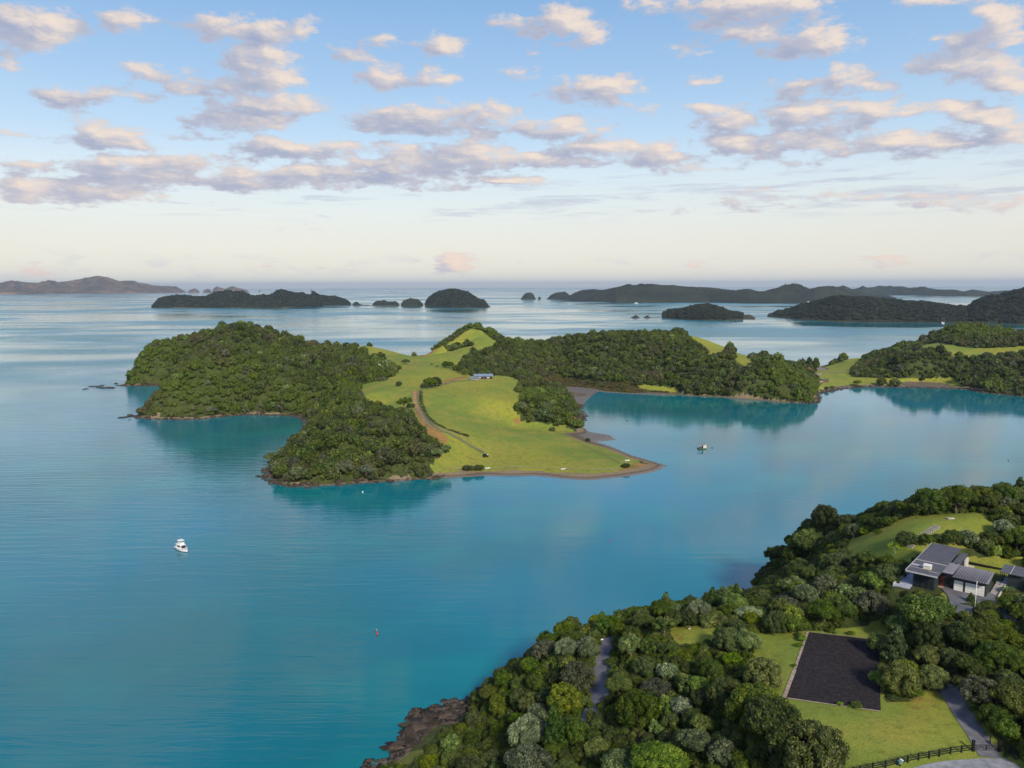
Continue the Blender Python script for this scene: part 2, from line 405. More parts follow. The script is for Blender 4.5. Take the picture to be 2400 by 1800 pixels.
def terrain_mat(name, near):
    t = NT(name); p = t.pos()
    at = t.n('ShaderNodeAttribute', attribute_name='mask'); sp = t.n('ShaderNodeSeparateColor'); t.set(sp.inputs[0], at.outputs[0])
    gR, bG, dB = sp.outputs
    n0 = t.noise(p, .012, 3); n1 = t.noise(p, .06, 4, .6); n2 = t.noise(p, .5 if near else .3, 5, .65); n3 = t.noise(p, 4.0 if near else 1.2, 3, .6)
    # grass
    ga = t.mix(t.step(n0, .38, .62), (.29, .30, .036), (.15, .225, .038))
    ga = t.mix(t.step(n1, .42, .68), ga, (.29, .27, .05))
    ga = t.mix(t.step(n2, .45, .75), ga, (.14, .175, .03))
    mow = t.noise(t.scale(p, (.02, .35, 1) if not near else (.05, .8, 1), (0, 0, .35)), 1.0, 2)
    ga = t.mix(t.step(mow, .35, .7, 0, .35), ga, (.22, .26, .05))
    ga = t.mix(t.step(n3, .5, .8, 0, .4), ga, (.11, .15, .025))
    # floor of the bush
    bu = t.mix(t.step(n2, .35, .65), (.032, .048, .013), (.070, .090, .024))
    bu = t.mix(t.step(n1, .5, .7, 0, .5), bu, (.06, .05, .03))
    # shore
    sz = t.n('ShaderNodeSeparateXYZ'); t.set(sz.inputs[0], p)
    be = t.mix(t.step(n2, .35, .7), (.105, .080, .062), (.070, .056, .046))
    be = t.mix(t.step(t.m('ADD', sz.outputs[2], t.m('MULTIPLY', n2, .5)), .75, 1.35), be, (.23, .175, .12))
    be = t.mix(t.step(n3, .45, .75, 0, .6), be, (.19, .145, .10))
    # bare clay and dry grass, some low-sun orange put into the clay
    dr = t.mix(t.step(n2, .35, .65), (.36, .19, .075), (.24, .16, .045))
    dr = t.mix(t.step(n1, .45, .7, 0, .6), dr, (.14, .12, .03))
    c = t.mix(t.step(t.m('ADD', gR, t.m('MULTIPLY', t.m('SUBTRACT', n3, .5), .35)), .38, .62), bu, ga)
    c = t.mix(t.step(t.m('ADD', dB, t.m('MULTIPLY', t.m('SUBTRACT', n2, .5), .7)), .4, .65), c, dr)
    c = t.mix(t.step(t.m('ADD', bG, t.m('MULTIPLY', t.m('SUBTRACT', n2, .5), .35)), .4, .6), c, be)
    bh = t.m('ADD', n3, t.m('MULTIPLY', n2, 1.5))
    c = t.mix(t.step(t.noise(p, 1.6 if near else .45, 4, .7), .35, .7, 0, .45), c, t.mix(.5, c, (.06, .09, .02)))
    wet = t.m('MULTIPLY', bG, t.step(sz.outputs[2], .30, .62, 1.0, 0.0)); c = t.mix(t.m('MULTIPLY', wet, .6), c, (.20, .16, .125))
    t.bsdf(c, t.m('MULTIPLY_ADD', wet, -.68, .92), t.m('MULTIPLY_ADD', wet, .5, .15), bump=bh, bstr=.7, bdist=.25 if near else .5); return t.mat

def leaf_mat(name, c0, c1, c2, transl=.35, patch=None, hue=.35):
    """c0 deep leaf, c1 usual leaf, c2 young leaf"""
    t = NT(name); at = t.n('ShaderNodeAttribute', attribute_name='tone').outputs['Fac']
    oi = t.n('ShaderNodeObjectInfo'); rnd = oi.outputs['Random']
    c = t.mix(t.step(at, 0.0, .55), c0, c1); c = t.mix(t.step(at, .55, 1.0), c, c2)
    v = t.n('ShaderNodeVectorMath', operation='SCALE'); t.set(v.inputs[0], c); t.set(v.inputs[3], t.m('MULTIPLY_ADD', rnd, .75, .62)); c = v.outputs[0]
    r2 = t.m('FRACT', t.m('MULTIPLY', rnd, 7.31))
    hs = t.n('ShaderNodeHueSaturation'); t.set(hs.inputs['Color'], c); t.set(hs.inputs['Hue'], t.m('MULTIPLY_ADD', r2, -.028 * hue / .35, .512)); t.set(hs.inputs['Saturation'], t.m('MULTIPLY_ADD', t.m('FRACT', t.m('MULTIPLY', rnd, 13.7)), .35, .82)); c = hs.outputs[0]
    if patch:
        loc = oi.outputs['Location']
        a = t.noise(loc, patch[0], 2, .5); c = t.mix(t.step(a, .50, .64, 0, patch[2]), c, patch[1])
        b = t.noise(t.scale(loc, (1, 1, 1), loc=(310, 70, 5)), patch[0] * 2.2, 2, .5); c = t.mix(t.step(b, .56, .68, 0, .6), c, (.10, .085, .045))
    d = t.bsdf(c, .55, .25, link=False)
    tr = t.n('ShaderNodeBsdfTranslucent'); t.set(tr.inputs[0], c); ms = t.n('ShaderNodeMixShader'); ms.inputs[0].default_value = transl
    t.nt.links.new(d.outputs[0], ms.inputs[1]); t.nt.links.new(tr.outputs[0], ms.inputs[2]); t.nt.links.new(ms.outputs[0], t.out.inputs[0])
    return t.mat

def water_mat():
    t = NT('sea_water'); p = t.pos()
    big = t.noise(p, .0035, 3, .5); mid = t.noise(t.scale(p, (1, 1.6, 1), (0, 0, .4)), .012, 3, .55)
    col = t.mix(t.step(big, .35, .65), (.0003, .130, .145), (.0002, .168, .262))  # teal and cyan drift, with reflected sky gaps put into the colour
    col = t.mix(t.step(mid, .45, .7, 0, .5), col, (.0005, .215, .205))
    # rippled and slick patches
    sl = t.noise(t.scale(p, (.0010, .0019, 1), (0, 0, -.25)), 1.0, 4, .55, .6)
    sl2 = t.noise(t.scale(p, (.004, .008, 1), (0, 0, .25)), 1.0, 3, .55, .4)
    rip = t.step(t.m('ADD', t.m('MULTIPLY', sl, .75), t.m('MULTIPLY', sl2, .25)), .40, .59)
    w1 = t.noise(t.scale(p, (.035, .26, 1), (0, 0, .30)), 1.0, 3, .6, .5)
    w2 = t.noise(t.scale(p, (.5, 1.5, 1), (0, 0, .1)), 1.0, 3, .6)
    hgt = t.m('ADD', t.m('MULTIPLY', w1, 2.4), t.m('MULTIPLY', w2, .22))
    spx = t.n('ShaderNodeSeparateXYZ'); t.set(spx.inputs[0], p)
    open_ = t.step(t.m('ADD', spx.outputs[1], t.m('MULTIPLY', spx.outputs[0], -.5)), 500, 1500, 0.25, 1.0)
    rip = t.m('MULTIPLY', rip, open_)
    rough = t.m('MULTIPLY_ADD', rip, .26, .045)
    calm = t.step(t.m('ADD', spx.outputs[0], t.m('MULTIPLY', t.m('SUBTRACT', mid, .5), 200)), -170, 60, 1.0, .22)
    st = t.m('MULTIPLY', t.m('MULTIPLY_ADD', rip, .35, .16), calm)
    t.bsdf(col, rough, .5, bump=hgt, bstr=st, bdist=.40, IOR=1.60); return t.mat

M = {}
M['near'] = terrain_mat('near_ground', True); M['far'] = terrain_mat('far_ground', False)
M['water'] = water_mat()
M['bark'] = simple('bark', (.12, .095, .07), .9, .1, .4, 1.5)
M['palebark'] = simple('pale_bark', (.34, .30, .25), .9, .1, .3, 1.5)
M['asphalt'] = simple('asphalt', (.13, .135, .155), .9, .2, .22, .6, bump=.2)
M['concrete'] = simple('concrete', (.21, .225, .25), .85, .2, .3, .5)
M['rock'] = simple('shore_rock', (.058, .047, .038), .9, .15, .7, .9, bump=.8)
M['soil'] = simple('dark_mulch', (.026, .0235, .026), .95, .1, .35, 1.6, bump=1.0)
M['edge'] = simple('pale_edging', (.30, .25, .20), .9, .1, .3, 1.0)
M['roof'] = simple('dark_roof', (.085, .085, .098), .5, .4, .15, .8)
M['roof2'] = simple('grey_roof', (.21, .205, .22), .6, .4, .12, .8)
M['wall'] = simple('dark_cladding', (.026, .036, .042), .6, .3, .2, 1.0)
M['black'] = simple('black_paint', (.010, .010, .012), .5, .4, .2, 1.0)
M['white'] = simple('white_paint', (.72, .72, .70), .45, .4, .06, 1.0)
M['cream'] = simple('cream_render', (.55, .52, .44), .7, .3, .1, 1.0)
M['trim'] = simple('pale_trim', (.42, .42, .44), .5, .4, .1, 1.0)
M['glass'] = simple('dark_glass', (.018, .026, .034), .08, .6, .1, 1.0)
M['red'] = simple('red_door', (.14, .025, .018), .5, .4, .2, 1.0)
M['redroof'] = simple('red_roof', (.26, .075, .05), .6, .3, .2, 1.0)
M['blue'] = simple('blue_roof', (.16, .22, .30), .5, .4, .15, 1.0)
M['paver'] = simple('pale_paver', (.36, .40, .48), .75, .3, .15, 1.0)
M['wood'] = simple('timber', (.24, .20, .17), .8, .2, .2, 2.0)
M['stone'] = simple('pale_stone', (.42, .39, .35), .85, .2, .3, 1.0, bump=.3)
M['brown'] = simple('brown_stone', (.13, .085, .06), .85, .2, .3, 1.0)
M['redbuoy'] = simple('red_buoy', (.32, .06, .05), .4, .5, .1, 1.0)
M['hull'] = simple('boat_gelcoat', (.66, .70, .74), .25, .5, .05, 1.0)
M['boot'] = simple('dark_antifoul', (.015, .020, .03), .5, .4, .1, 1.0)
M['olivehull'] = simple('olive_hull', (.06, .075, .045), .6, .3, .2, 1.0)
LM = {
 'dark': leaf_mat('dark_leaf', (0.034, 0.065, 0.012), (0.081, 0.125, 0.018), (0.179, 0.212, 0.033)),
 'olive': leaf_mat('olive_leaf', (0.044, 0.073, 0.012), (0.111, 0.153, 0.022), (0.247, 0.280, 0.046)),
 'silver': leaf_mat('silver_leaf', (0.065, 0.093, 0.045), (0.171, 0.217, 0.112), (0.423, 0.480, 0.260), hue=.1),
 'pale': leaf_mat('pale_leaf', (0.056, 0.098, 0.023), (0.140, 0.205, 0.048), (0.375, 0.446, 0.136), hue=.15),
 'bright': leaf_mat('bright_leaf', (0.049, 0.101, 0.007), (0.122, 0.209, 0.015), (0.277, 0.372, 0.037), hue=.2),
 'lime': leaf_mat('lime_leaf', (0.163, 0.232, 0.012), (0.326, 0.434, 0.022), (0.553, 0.620, 0.062), .4, hue=.1),
 'grey': leaf_mat('grey_green_leaf', (.055, .066, .034), (.125, .145, .080), (.24, .26, .16), hue=.2),
 'conifer': leaf_mat('conifer_leaf', (0.029, 0.062, 0.015), (0.073, 0.132, 0.031), (0.146, 0.217, 0.056), hue=.2),
 'far': leaf_mat('far_leaf', (0.026, 0.044, 0.010), (0.068, 0.100, 0.017), (0.160, 0.185, 0.030), .2, patch=(.010, (0.100, 0.150, 0.015), .70)),
 'isle': leaf_mat('island_leaf', (.016, .024, .014), (.034, .046, .022), (.06, .07, .035), .15, hue=.15),
 'marsh': leaf_mat('marsh_leaf', (0.057, 0.053, 0.015), (0.114, 0.096, 0.027), (0.179, 0.147, 0.043), .2),
}

# ------------------------------------------------------------------ sea
def build_sea():
    n = 96; rr = [0] + list(np.geomspace(60, 42000, 26)); V = [(0, 0, 0)]; Fc = []
    for r in rr[1:]:
        for i in range(n):
            t = 2 * math.pi * i / n; V.append((r * math.cos(t), r * math.sin(t), 0))
    fs = [(0, 1 + i, 1 + (i + 1) % n) for i in range(n)]
    for j in range(len(rr) - 2):
        b = 1 + j * n
        for i in range(n): fs.append((b + i, b + n + i, b + n + (i + 1) % n, b + (i + 1) % n))
    me = bpy.data.meshes.new('sea'); me.from_pydata(V, [], fs); me.materials.append(M['water'])
    add('sea', me, kind='structure')
build_sea()

# ------------------------------------------------------------------ height fields
class Field:
    def __init__(s, x0, x1, y0, y1, step):
        s.x0, s.y0, s.st = x0, y0, step; s.nx = int((x1 - x0) / step) + 1; s.ny = int((y1 - y0) / step) + 1
        s.X, s.Y = np.meshgrid(x0 + np.arange(s.nx) * step, y0 + np.arange(s.ny) * step)
    def h(s, x, y):
        x = np.asarray(x, float); y = np.asarray(y, float)
        fx = np.clip((x - s.x0) / s.st, 0, s.nx - 1.001); fy = np.clip((y - s.y0) / s.st, 0, s.ny - 1.001)
        ix = fx.astype(int); iy = fy.astype(int); fx = fx - ix; fy = fy - iy; Z = s.Z
        return (Z[iy, ix] * (1 - fx) + Z[iy, ix + 1] * fx) * (1 - fy) + (Z[iy + 1, ix] * (1 - fx) + Z[iy + 1, ix + 1] * fx) * fy
    def at(s, A, x, y):
        ix = np.clip(np.round((np.asarray(x) - s.x0) / s.st).astype(int), 0, s.nx - 1); iy = np.clip(np.round((np.asarray(y) - s.y0) / s.st).astype(int), 0, s.ny - 1)
        return A[iy, ix]
    def hit(s, px, py, n=0, soft=True):
        d = ray(px, py); t = np.arange(60, 1600, .25); x = d[0] * t; y = d[1] * t; z = H + d[2] * t
        ok = (x > s.x0) & (x < s.x0 + (s.nx - 1) * s.st) & (y > s.y0) & (y < s.y0 + (s.ny - 1) * s.st)
        g = z < np.maximum(s.h(x, y), -5)
        w = np.nonzero(g & ok)[0]
        if len(w) == 0: return s.hit(px, py + 2, n + 1) if soft and n < 40 else None
        i = w[0]; return Vector((x[i], y[i], float(s.h(x[i], y[i]))))
    def mesh(s, name, mat, mask, keep):
        idx = np.arange(s.nx * s.ny).reshape(s.ny, s.nx)
        q = np.stack([idx[:-1, :-1], idx[:-1, 1:], idx[1:, 1:], idx[1:, :-1]], -1).reshape(-1, 4)
        k = keep.ravel()[q].any(1); q = q[k]; used = np.unique(q); mp = np.zeros(s.nx * s.ny, np.int64); mp[used] = np.arange(len(used))
        V = np.stack([s.X, s.Y, s.Z], -1).reshape(-1, 3)[used]
        return mesh_np(name, V, mp[q], mat, True, {'mask': ('POINT', mask.reshape(-1, 3)[used])})

# the peninsula across the water -------------------------------------------------
COAST = [P(295,900),P(289,904),P(335,905),P(373,904)] + [G(392,790),G(385,745),G(352,690),G(334,650)] + [P(*q) for q in
 [(318,978),(344,982),(398,983),(470,983),(524,976),(579,972),(658,973),(705,978),(722,994),(700,1025),(668,1060),(629,1092),(628,1118),(645,1133),(672,1139),(723,1141),(781,1138),(846,1132),(897,1130),(962,1125),(1045,1121),(1142,1116),(1251,1116),(1323,1123),(1388,1126),(1471,1117),(1533,1107),(1567,1092),(1525,1079),(1482,1067),(1431,1045),(1400,1036),(1446,1031),(1431,1020),(1381,1012),(1363,998),(1368,976),(1357,957),(1392,924),(1402,918),(1489,924),(1598,927),(1688,931),(1779,938),(1851,944),(1895,946),(1918,944),(1914,923),(1963,914),(2017,907),(2125,908),(2261,912),(2302,921),(2400,930)]]
COAST += [(560, 690, 0), (900, 640, 0), (1150, 640, 0), (1150, 1150, 0), (820, 1180, 0), (640, 1130, 0)] + [G(2040,1085),G(1975,1065),G(1925,1035),G(1895,985),G(1850,960),G(1760,980),G(1650,1000),G(1500,1040),G(1380,1060),G(1290,1075),G(1200,1080),G(1100,1090),G(1040,1075),G(985,1010),G(930,975),G(850,985),G(760,1000),G(640,990),G(540,985),G(440,965),G(370,930),G(310,890)]
COASTP = [(a, b) for a, b, _ in COAST]
CP = [(a, b, .3) for a, b in COASTP]
CP += [PY(333,832,862),PY(390,822,868),PY(456,803,872),PY(506,787,865),PY(542,771,860),PY(593,775,862),PY(636,798,862),PY(687,806,870),PY(737,813,875),PY(800,824,885),PY(853,811,905),PY(925,826,910),PY(972,838,920)]
CP += [P(310,880,10),P(350,870,26),P(430,860,36),P(395,930,18),P(350,960,8),P(420,890,28),P(500,862,40),P(470,930,17),P(560,920,18),P(600,855,40),P(650,915,20),P(700,870,32),P(740,920,17),P(760,945,10),P(720,965,5),P(800,900,24),P(850,862,33),P(900,850,34)]
CP += [P(868,925,25),P(930,885,30),P(960,910,28),P(985,915,27),P(1000,880,29),P(1027,902,27),P(940,850,31),P(1000,850,27),P(1060,872,27),P(1135,884,26),P(1190,885,25)]
# knoll at the point
CP += [P(830,962,30),P(880,970,30),P(930,982,27),P(980,1006,20),P(780,994,25),P(740,1020,20),P(690,1060,11),P(655,1100,5),P(700,1110,6),P(760,1095,12),P(820,1085,14),P(880,1070,16),P(940,1060,16),P(1000,1050,13),P(1000,1090,5),P(1045,1065,8),P(880,1110,6),P(860,1010,24)]
CP += [G(840,572,15),G(800,560,9),G(890,575,19),P(850,966,30)]
# paddock
CP += [P(985,940,24),P(998,985,20),P(1021,1005,17.5),P(1060,1010,15),P(1100,1030,10),P(1137,1062,4.5),P(1080,1090,3),P(1200,1090,2.5),P(1330,1100,2.2),P(1450,1095,2),P(1400,1070,2.2),P(1300,1040,2.6),P(1200,1050,4),P(1150,1010,9),P(1090,960,17),P(1150,950,18),P(1200,930,21),P(1100,910,24),P(1170,905,24),P(1222,990,6),P(1300,1000,3),P(1250,1010,4),P(1050,1108,1.8),P(1200,1106,1.6),P(1350,1112,1.6),P(1510,1095,1.2),P(1440,1060,1.4)]
CP += [P(960,1098,6),P(920,1100,6),P(1680,912,9),P(1620,908,7),P(1740,918,8),P(420,962,7),P(520,955,7),P(620,950,8)]
CP += [P(1235,905,22),P(1270,905,18),P(1240,950,18),P(1290,945,14),P(1330,965,9),P(1345,990,5),P(1290,985,7)]
# mud, marsh and flat behind
CP += [P(1330,935,.3),P(1370,930,.25),P(1395,1025,.25),P(1420,1030,.2),P(1300,905,.8),P(1400,905,1.2),P(1500,915,1.2),P(1270,893,2.5),P(1350,890,2),P(1550,915,1.5),P(1590,918,1.5)]
# hills behind
CP += [PY(985,832,955),PY(1040,805,985),PY(1070,783,1000),PY(1095,768,1005),PY(1130,775,1005),PY(1165,790,1005),PY(1200,808,1000),P(1085,850,14),P(1060,840,18),P(1110,800,42)]
CP += [PY(1250,808,985),PY(1290,806,960),PY(1363,801,945),PY(1435,798,925),PY(1525,794,905),PY(1601,787,895),PY(1634,792,885),PY(1670,806,875),PY(1706,817,870),PY(1742,834,862),PY(1797,850,845),PY(1844,856,830),PY(1869,866,818),PY(1894,882,795),PY(1910,908,755)]
CP += [P(1300,860,12),P(1450,860,20),P(1600,850,28),P(1750,880,22),P(1850,910,12),P(1650,900,10),P(1800,925,6),P(1500,885,7),P(1200,855,20)]
# isthmus and the eastern hill
CP += [P(1930,880,6),P(1930,905,2.5),P(2000,895,2.5),P(2100,898,2.2),P(2230,900,2.2),P(1990,875,7),P(2060,880,6),P(2150,885,5),P(2240,888,6)]
CP += [PY(1935,866,985),PY(1990,850,1000),PY(2044,837,1010),PY(2098,820,1015),PY(2152,814,1015),PY(2193,790,1030),PY(2234,768,1045),PY(2274,765,1050),PY(2302,781,1045),PY(2342,790,1040),PY(2395,805,1035),P(2196,806,36),P(2261,820,34),P(2388,820,35),P(2315,860,20),P(2150,860,17),P(2080,855,16),P(2350,905,6),PY(2600,800,1000),PY(2900,790,980)]
TF = Field(-640, 1100, 395, 1130, 2.5)
def build_peninsula():
    f = TF; S = sdf(f.X, f.Y, COASTP); Z = tps(CP, f.X, f.Y, 0.0008)
    inside = smooth(S, 0, 9)
    qx, qy = project(f.X, f.Y, Z)
    flat = np.zeros(S.shape, bool)
    for pl in ([(1015,1080),(1040,1040),(1120,1010),(1220,985),(1300,975),(1345,1000),(1600,1090),(1600,1150),(1020,1150)], [(1318,925),(1300,900),(1240,880),(1380,888),(1480,895),(1600,905),(1600,940),(1400,935),(1375,985),(1450,1010),(1450,1050),(1340,1010)], [(1890,850),(2290,850),(2310,930),(1905,935)]): flat |= inpoly(qx, qy, pl)
    f.flat = flat
    Z = np.where(flat, Z, np.maximum(Z, np.minimum(.6 * S, 8)))
    n = fbm(f.X / 28, f.Y / 28, 4, 5) - .5; n2 = fbm(f.X / 6, f.Y / 6, 3, 9) - .5
    rough = smooth(Z, 4, 14)
    ppx, ppy = project(f.X, f.Y, Z)
    def reg(polys):
        r = np.zeros(f.X.shape, bool)
        for pl, (ya, yb) in polys: r |= inpoly(ppx, ppy, pl) & (f.Y > ya) & (f.Y < yb)
        return r
    g = reg([([(737,806),(640,800),(831,820),(840,808),(853,810),(925,822),(972,834),(991,830),(1050,808),(1080,785),(1105,772),(1128,776),(1172,806),(1106,829),(1074,861),(1099,866),(1106,881),(1186,879),(1211,888),(1229,897),(1218,924),(1211,960),(1222,986),(1269,993),(1302,995),(1323,997),(1381,1030),(1480,1067),(1533,1107),(1388,1130),(1045,1124),(1018,1108),(1008,1094),(1026,1072),(1036,1046),(1010,1022),(975,988),(955,962),(918,950),(907,924),(868,913),(897,902),(911,888),(936,865),(889,848),(868,845),(831,825),(737,812)], (0, 1100)),
      ([(838,908),(870,896),(925,888),(975,915),(968,966),(925,962),(880,948),(850,930)], (0, 1100)),
      ([(1605,770),(1655,782),(1709,804),(1704,832),(1668,834),(1645,816),(1612,796)], (0, 1100)), ([(1720,816),(1745,818),(1768,846),(1760,858),(1726,856)], (0, 1100)),
      ([(1489,899),(1591,911),(1591,922),(1544,919),(1493,908)], (0, 800)),
      ([(1903,862),(1930,862),(1990,840),(2040,830),(1995,868),(2001,884),(2112,886),(2234,886),(2266,900),(2261,916),(2098,909),(1963,914),(1917,925),(1917,892),(1903,880)], (0, 1100)),
      ([(2150,813),(2196,799),(2231,806),(2261,813),(2288,815),(2420,812),(2420,832),(2315,834),(2275,836),(2234,836),(2210,826),(2166,822)], (0, 1000))])
    g &= ~reg([([(1040,812),(1070,806),(1128,808),(1120,824),(1050,824)], (900, 1100))])
    d = reg([([(966,915),(982,912),(987,960),(1005,986),(1030,1008),(1054,1030),(1046,1046),(1018,1032),(996,1010),(974,968)], (0, 640)), ([(1208,982),(1213,974),(1224,994),(1204,996)], (0, 700)),  # first bank: clay with the low sun's orange painted into it
             ([(1027,899),(1085,880),(1098,884),(1040,905)], (0, 900)), ([(1247,886),(1334,889),(1334,893),(1247,892)], (0, 900)), ([(1335,985),(1366,960),(1370,985),(1345,1002)], (0, 700)),
             ([(1488,1085),(1560,1092),(1480,1108),(1440,1105)], (0, 700)), ([(1900,918),(1990,908),(1990,914),(1905,928)], (0, 800)), ([(970,834),(1000,826),(1040,812),(1000,834)], (0, 1100))])
    Z = Z + inside * rough * (n * 5 + n2 * 1.2) * np.where(g, .5, 1.0)
    Zi = np.maximum(Z, .35) * np.where(flat, smooth(S, -.5, 6), smooth(S, -.5, 9)) + .05
    f.Z = np.where(S > 0, Zi, -0.6 + np.maximum(S, -20) * .25 + .6 * smooth(S, -3, 0))
    f.S = S; f.g = g; f.d = d
    be = (S < 9 + 5 * n) & (f.Z < 2.0) | ((f.Z < .9) & (S > -5))
    be &= flat
    be |= (S < 2.2 + 3 * n)
    marsh = inpoly(ppx, ppy, [(1240,880),(1380,890),(1489,897),(1500,908),(1560,916),(1600,924),(1480,921),(1400,914),(1330,909),(1285,908)]) & (f.Y < 900)
    f.marsh = marsh; be &= ~marsh
    mask = np.stack([g, be, d], -1).astype(np.float32)
    f.be = be
    add('peninsula_ground', f.mesh('peninsula_ground', M['far'], mask, S > -14), kind='structure')
build_peninsula()

# the near headland ----------------------------------------------------------------
NCOAST = [P(820,1850),P(870,1797),(P(915,1775)),P(945,1745),P(975,1705),P(1000,1690),P(1040,1688),P(1078,1680),P(1090,1650),P(1128,1624)] + [G(1165,201),G(1240,210),G(1340,218),G(1440,227),G(1560,238),G(1660,246),P(1738,1404),G(1790,272),G(1850,290),G(1950,303),G(2100,308),G(2300,315),G(2600,330)] + [(420,345,0),(420,10,0),(-20,10,0),(-45,80,0)]
NCP_ = [(a, b) for a, b, _ in NCOAST]
NP = [(a, b, .3) for a, b in NCP_[:23]] + [(420,345,25),(420,200,38),(420,100,35),(420,10,30),(-20,10,20),(-45,80,2),(40,60,22),(120,60,30),(200,60,34),(250,120,36)]
NP += [P(2200,1205,47),P(2100,1215,44),P(2300,1210,48),P(2040,1245,40),P(2000,1260,36),P(2140,1250,45.5),P(2300,1175,44),P(2180,1195,44),P(1950,1290,30),P(1880,1290,22),P(1850,1340,15),P(1800,1385,9),P(2380,1200,46),P(2400,1280,45),P(2000,1235,33),G(2250,245,33),G(2100,250,25),G(2400,250,36),G(1980,250,18)]
NP += [P(2138,1363,42.8),P(2233,1376,42.8),P(2314,1389,42.8),P(2351,1341,42.8),P(2187,1300,42.8),P(2300,1320,42.8),P(2260,1420,42.5),P(2370,1440,41.5),P(2100,1400,40),P(2000,1420,37),P(1900,1430,33.5),P(2090,1330,40),P(2040,1350,36),P(1900,1245,25),P(1955,1237,29),P(1862,1282,17),P(2040,1212,37),P(2100,1200,41)]
NP += [P(1892,1483,34),P(2058,1502,34),P(2063,1667,34),P(1838,1635,34),P(1960,1560,34),P(1780,1500,33.2),P(1790,1600,32.8),P(1660,1478,31.5),P(1600,1482,30.5),P(1720,1484,32.4),P(2150,1700,34),P(2000,1750,33.5),P(2250,1740,33.4),P(2341,1762,33),P(2300,1799,32.8),P(2050,1799,33),P(2080,1458,35.5),P(1800,1470,33),P(1950,1468,34)]
NP += [P(2225,1600,35.5),P(2210,1520,38),P(2240,1465,41),P(2400,1500,41.5),P(2400,1600,38.5),P(2400,1700,35.5),P(2400,1380,43.5)]
NP += [P(1500,1510,27),P(1450,1520,24.5),P(1412,1497,23.5),P(1402,1560,22.5),P(1393,1640,21),P(1370,1690,19.5),P(1560,1640,26),P(1600,1750,25),P(1400,1760,18),P(1280,1720,12.5),P(1250,1620,14),P(1200,1580,10),P(1300,1530,20),P(1160,1720,5),P(1060,1760,3.5),P(1750,1750,30),P(1330,1580,20),P(1000,1790,3),P(1150,1640,5)]
NF = Field(-70, 330, 30, 340, 1.0)
HO = Vector((97.3, 161.0, 0)); HR = math.radians(-41.5)
HU = Vector((math.cos(HR), math.sin(HR), 0)); HV = Vector((-math.sin(HR), math.cos(HR), 0))
def HL(u, v, z=0): return HO + HU * u + HV * v + Vector((0, 0, z))
def build_near():
    f = NF; S = sdf(f.X, f.Y, NCP_); Z = tps(NP, f.X, f.Y, 0.0003)
    n = fbm(f.X / 14, f.Y / 14, 4, 3) - .5; n2 = fbm(f.X / 3, f.Y / 3, 3, 8) - .5
    bed = [P(1885,1479,34)[:2], P(2070,1498,34)[:2], P(2075,1675,34)[:2], P(1828,1640,34)[:2]]
    pad = [tuple(HL(*q))[:2] for q in ((-10, -6), (8, -5), (16, 2), (16, 16), (-1, 22), (-9.5, 21))]
    Sb = sdf(f.X, f.Y, bed); Sp = sdf(f.X, f.Y, pad)
    ppx, ppy = project(f.X, f.Y, Z)
    lawn = [([(1570,1480),(1590,1468),(1640,1466),(1680,1470),(1740,1484),(1860,1480),(1960,1478),(2030,1468),(2080,1440),(2080,1500),(2070,1650),(2170,1640),(2200,1600),(2215,1610),(2320,1760),(2400,1790),(2480,1900),(1980,1900),(1960,1800),(1900,1720),(1830,1650),(1790,1620),(1770,1540),(1740,1510),(1650,1512),(1590,1520)], (0, 400)),
            ([(1975,1290),(1995,1262),(2060,1240),(2130,1212),(2200,1206),(2290,1200),(2330,1212),(2335,1245),(2290,1275),(2215,1300),(2150,1300),(2120,1330),(2095,1330),(2080,1300),(2040,1330),(2000,1330)], (0, 240)),
            ([(2262,1305),(2400,1305),(2400,1345),(2345,1345),(2330,1338),(2260,1325)], (0, 200)), ([(2225,1720),(2260,1700),(2200,1590),(2215,1580),(2330,1720),(2350,1760),(2340,1790),(2250,1790)], (0, 400)),
            ([(2200,1390),(2225,1385),(2235,1400),(2215,1410)], (0, 400)), ([(2230,1425),(2270,1430),(2260,1450),(2230,1445)], (0, 400)), ([(2300,1740),(2330,1740),(2420,1850),(2380,1850)], (0, 400))]
    g = np.zeros(f.X.shape, bool)
    for pl, (a, b) in lawn: g |= inpoly(ppx, ppy, pl) & (f.Y < b)
    Z = Z + smooth(S, 2, 12) * (n * 2.2 + n2 * .5) * np.where(g, .12, 1) * smooth(-Sp, 0, 6) * smooth(-Sb, 0, 6)
    k = smooth(Sb, -4, 0); Z = Z * (1 - k) + 34 * k
    k = smooth(Sp, -4, 0); Z = Z * (1 - k) + 42.3 * k
    f.Z = np.where(S > 0, np.maximum(Z, .3) * smooth(S, -.3, 5) + .05, -.4 + np.maximum(S, -12) * .25 + .4 * smooth(S, -2, 0))
    f.S = S; f.g = g; f.Sb = Sb; f.Sp = Sp
    be = (S < 3.5 + 4 * n)
    d = np.zeros(f.X.shape)
    for pl in ([(1395,1490),(1440,1478),(1425,1492),(1400,1510)], [(1940,1290),(1990,1270),(1985,1330),(1960,1340)], [(1560,1500),(1590,1480),(1600,1510)], [(2130,1640),(2190,1620),(2200,1660),(2120,1670)]): d = np.maximum(d, inpoly(ppx, ppy, pl))
    gr = g.astype(float) + np.where(~g & (fbm(f.X / 7, f.Y / 7, 3, 77) > .62), .5, 0)
    add('headland_ground', f.mesh('headland_ground', M['near'], np.stack([gr, be, d * .5], -1).astype(np.float32), S > -8), kind='structure')
build_near()

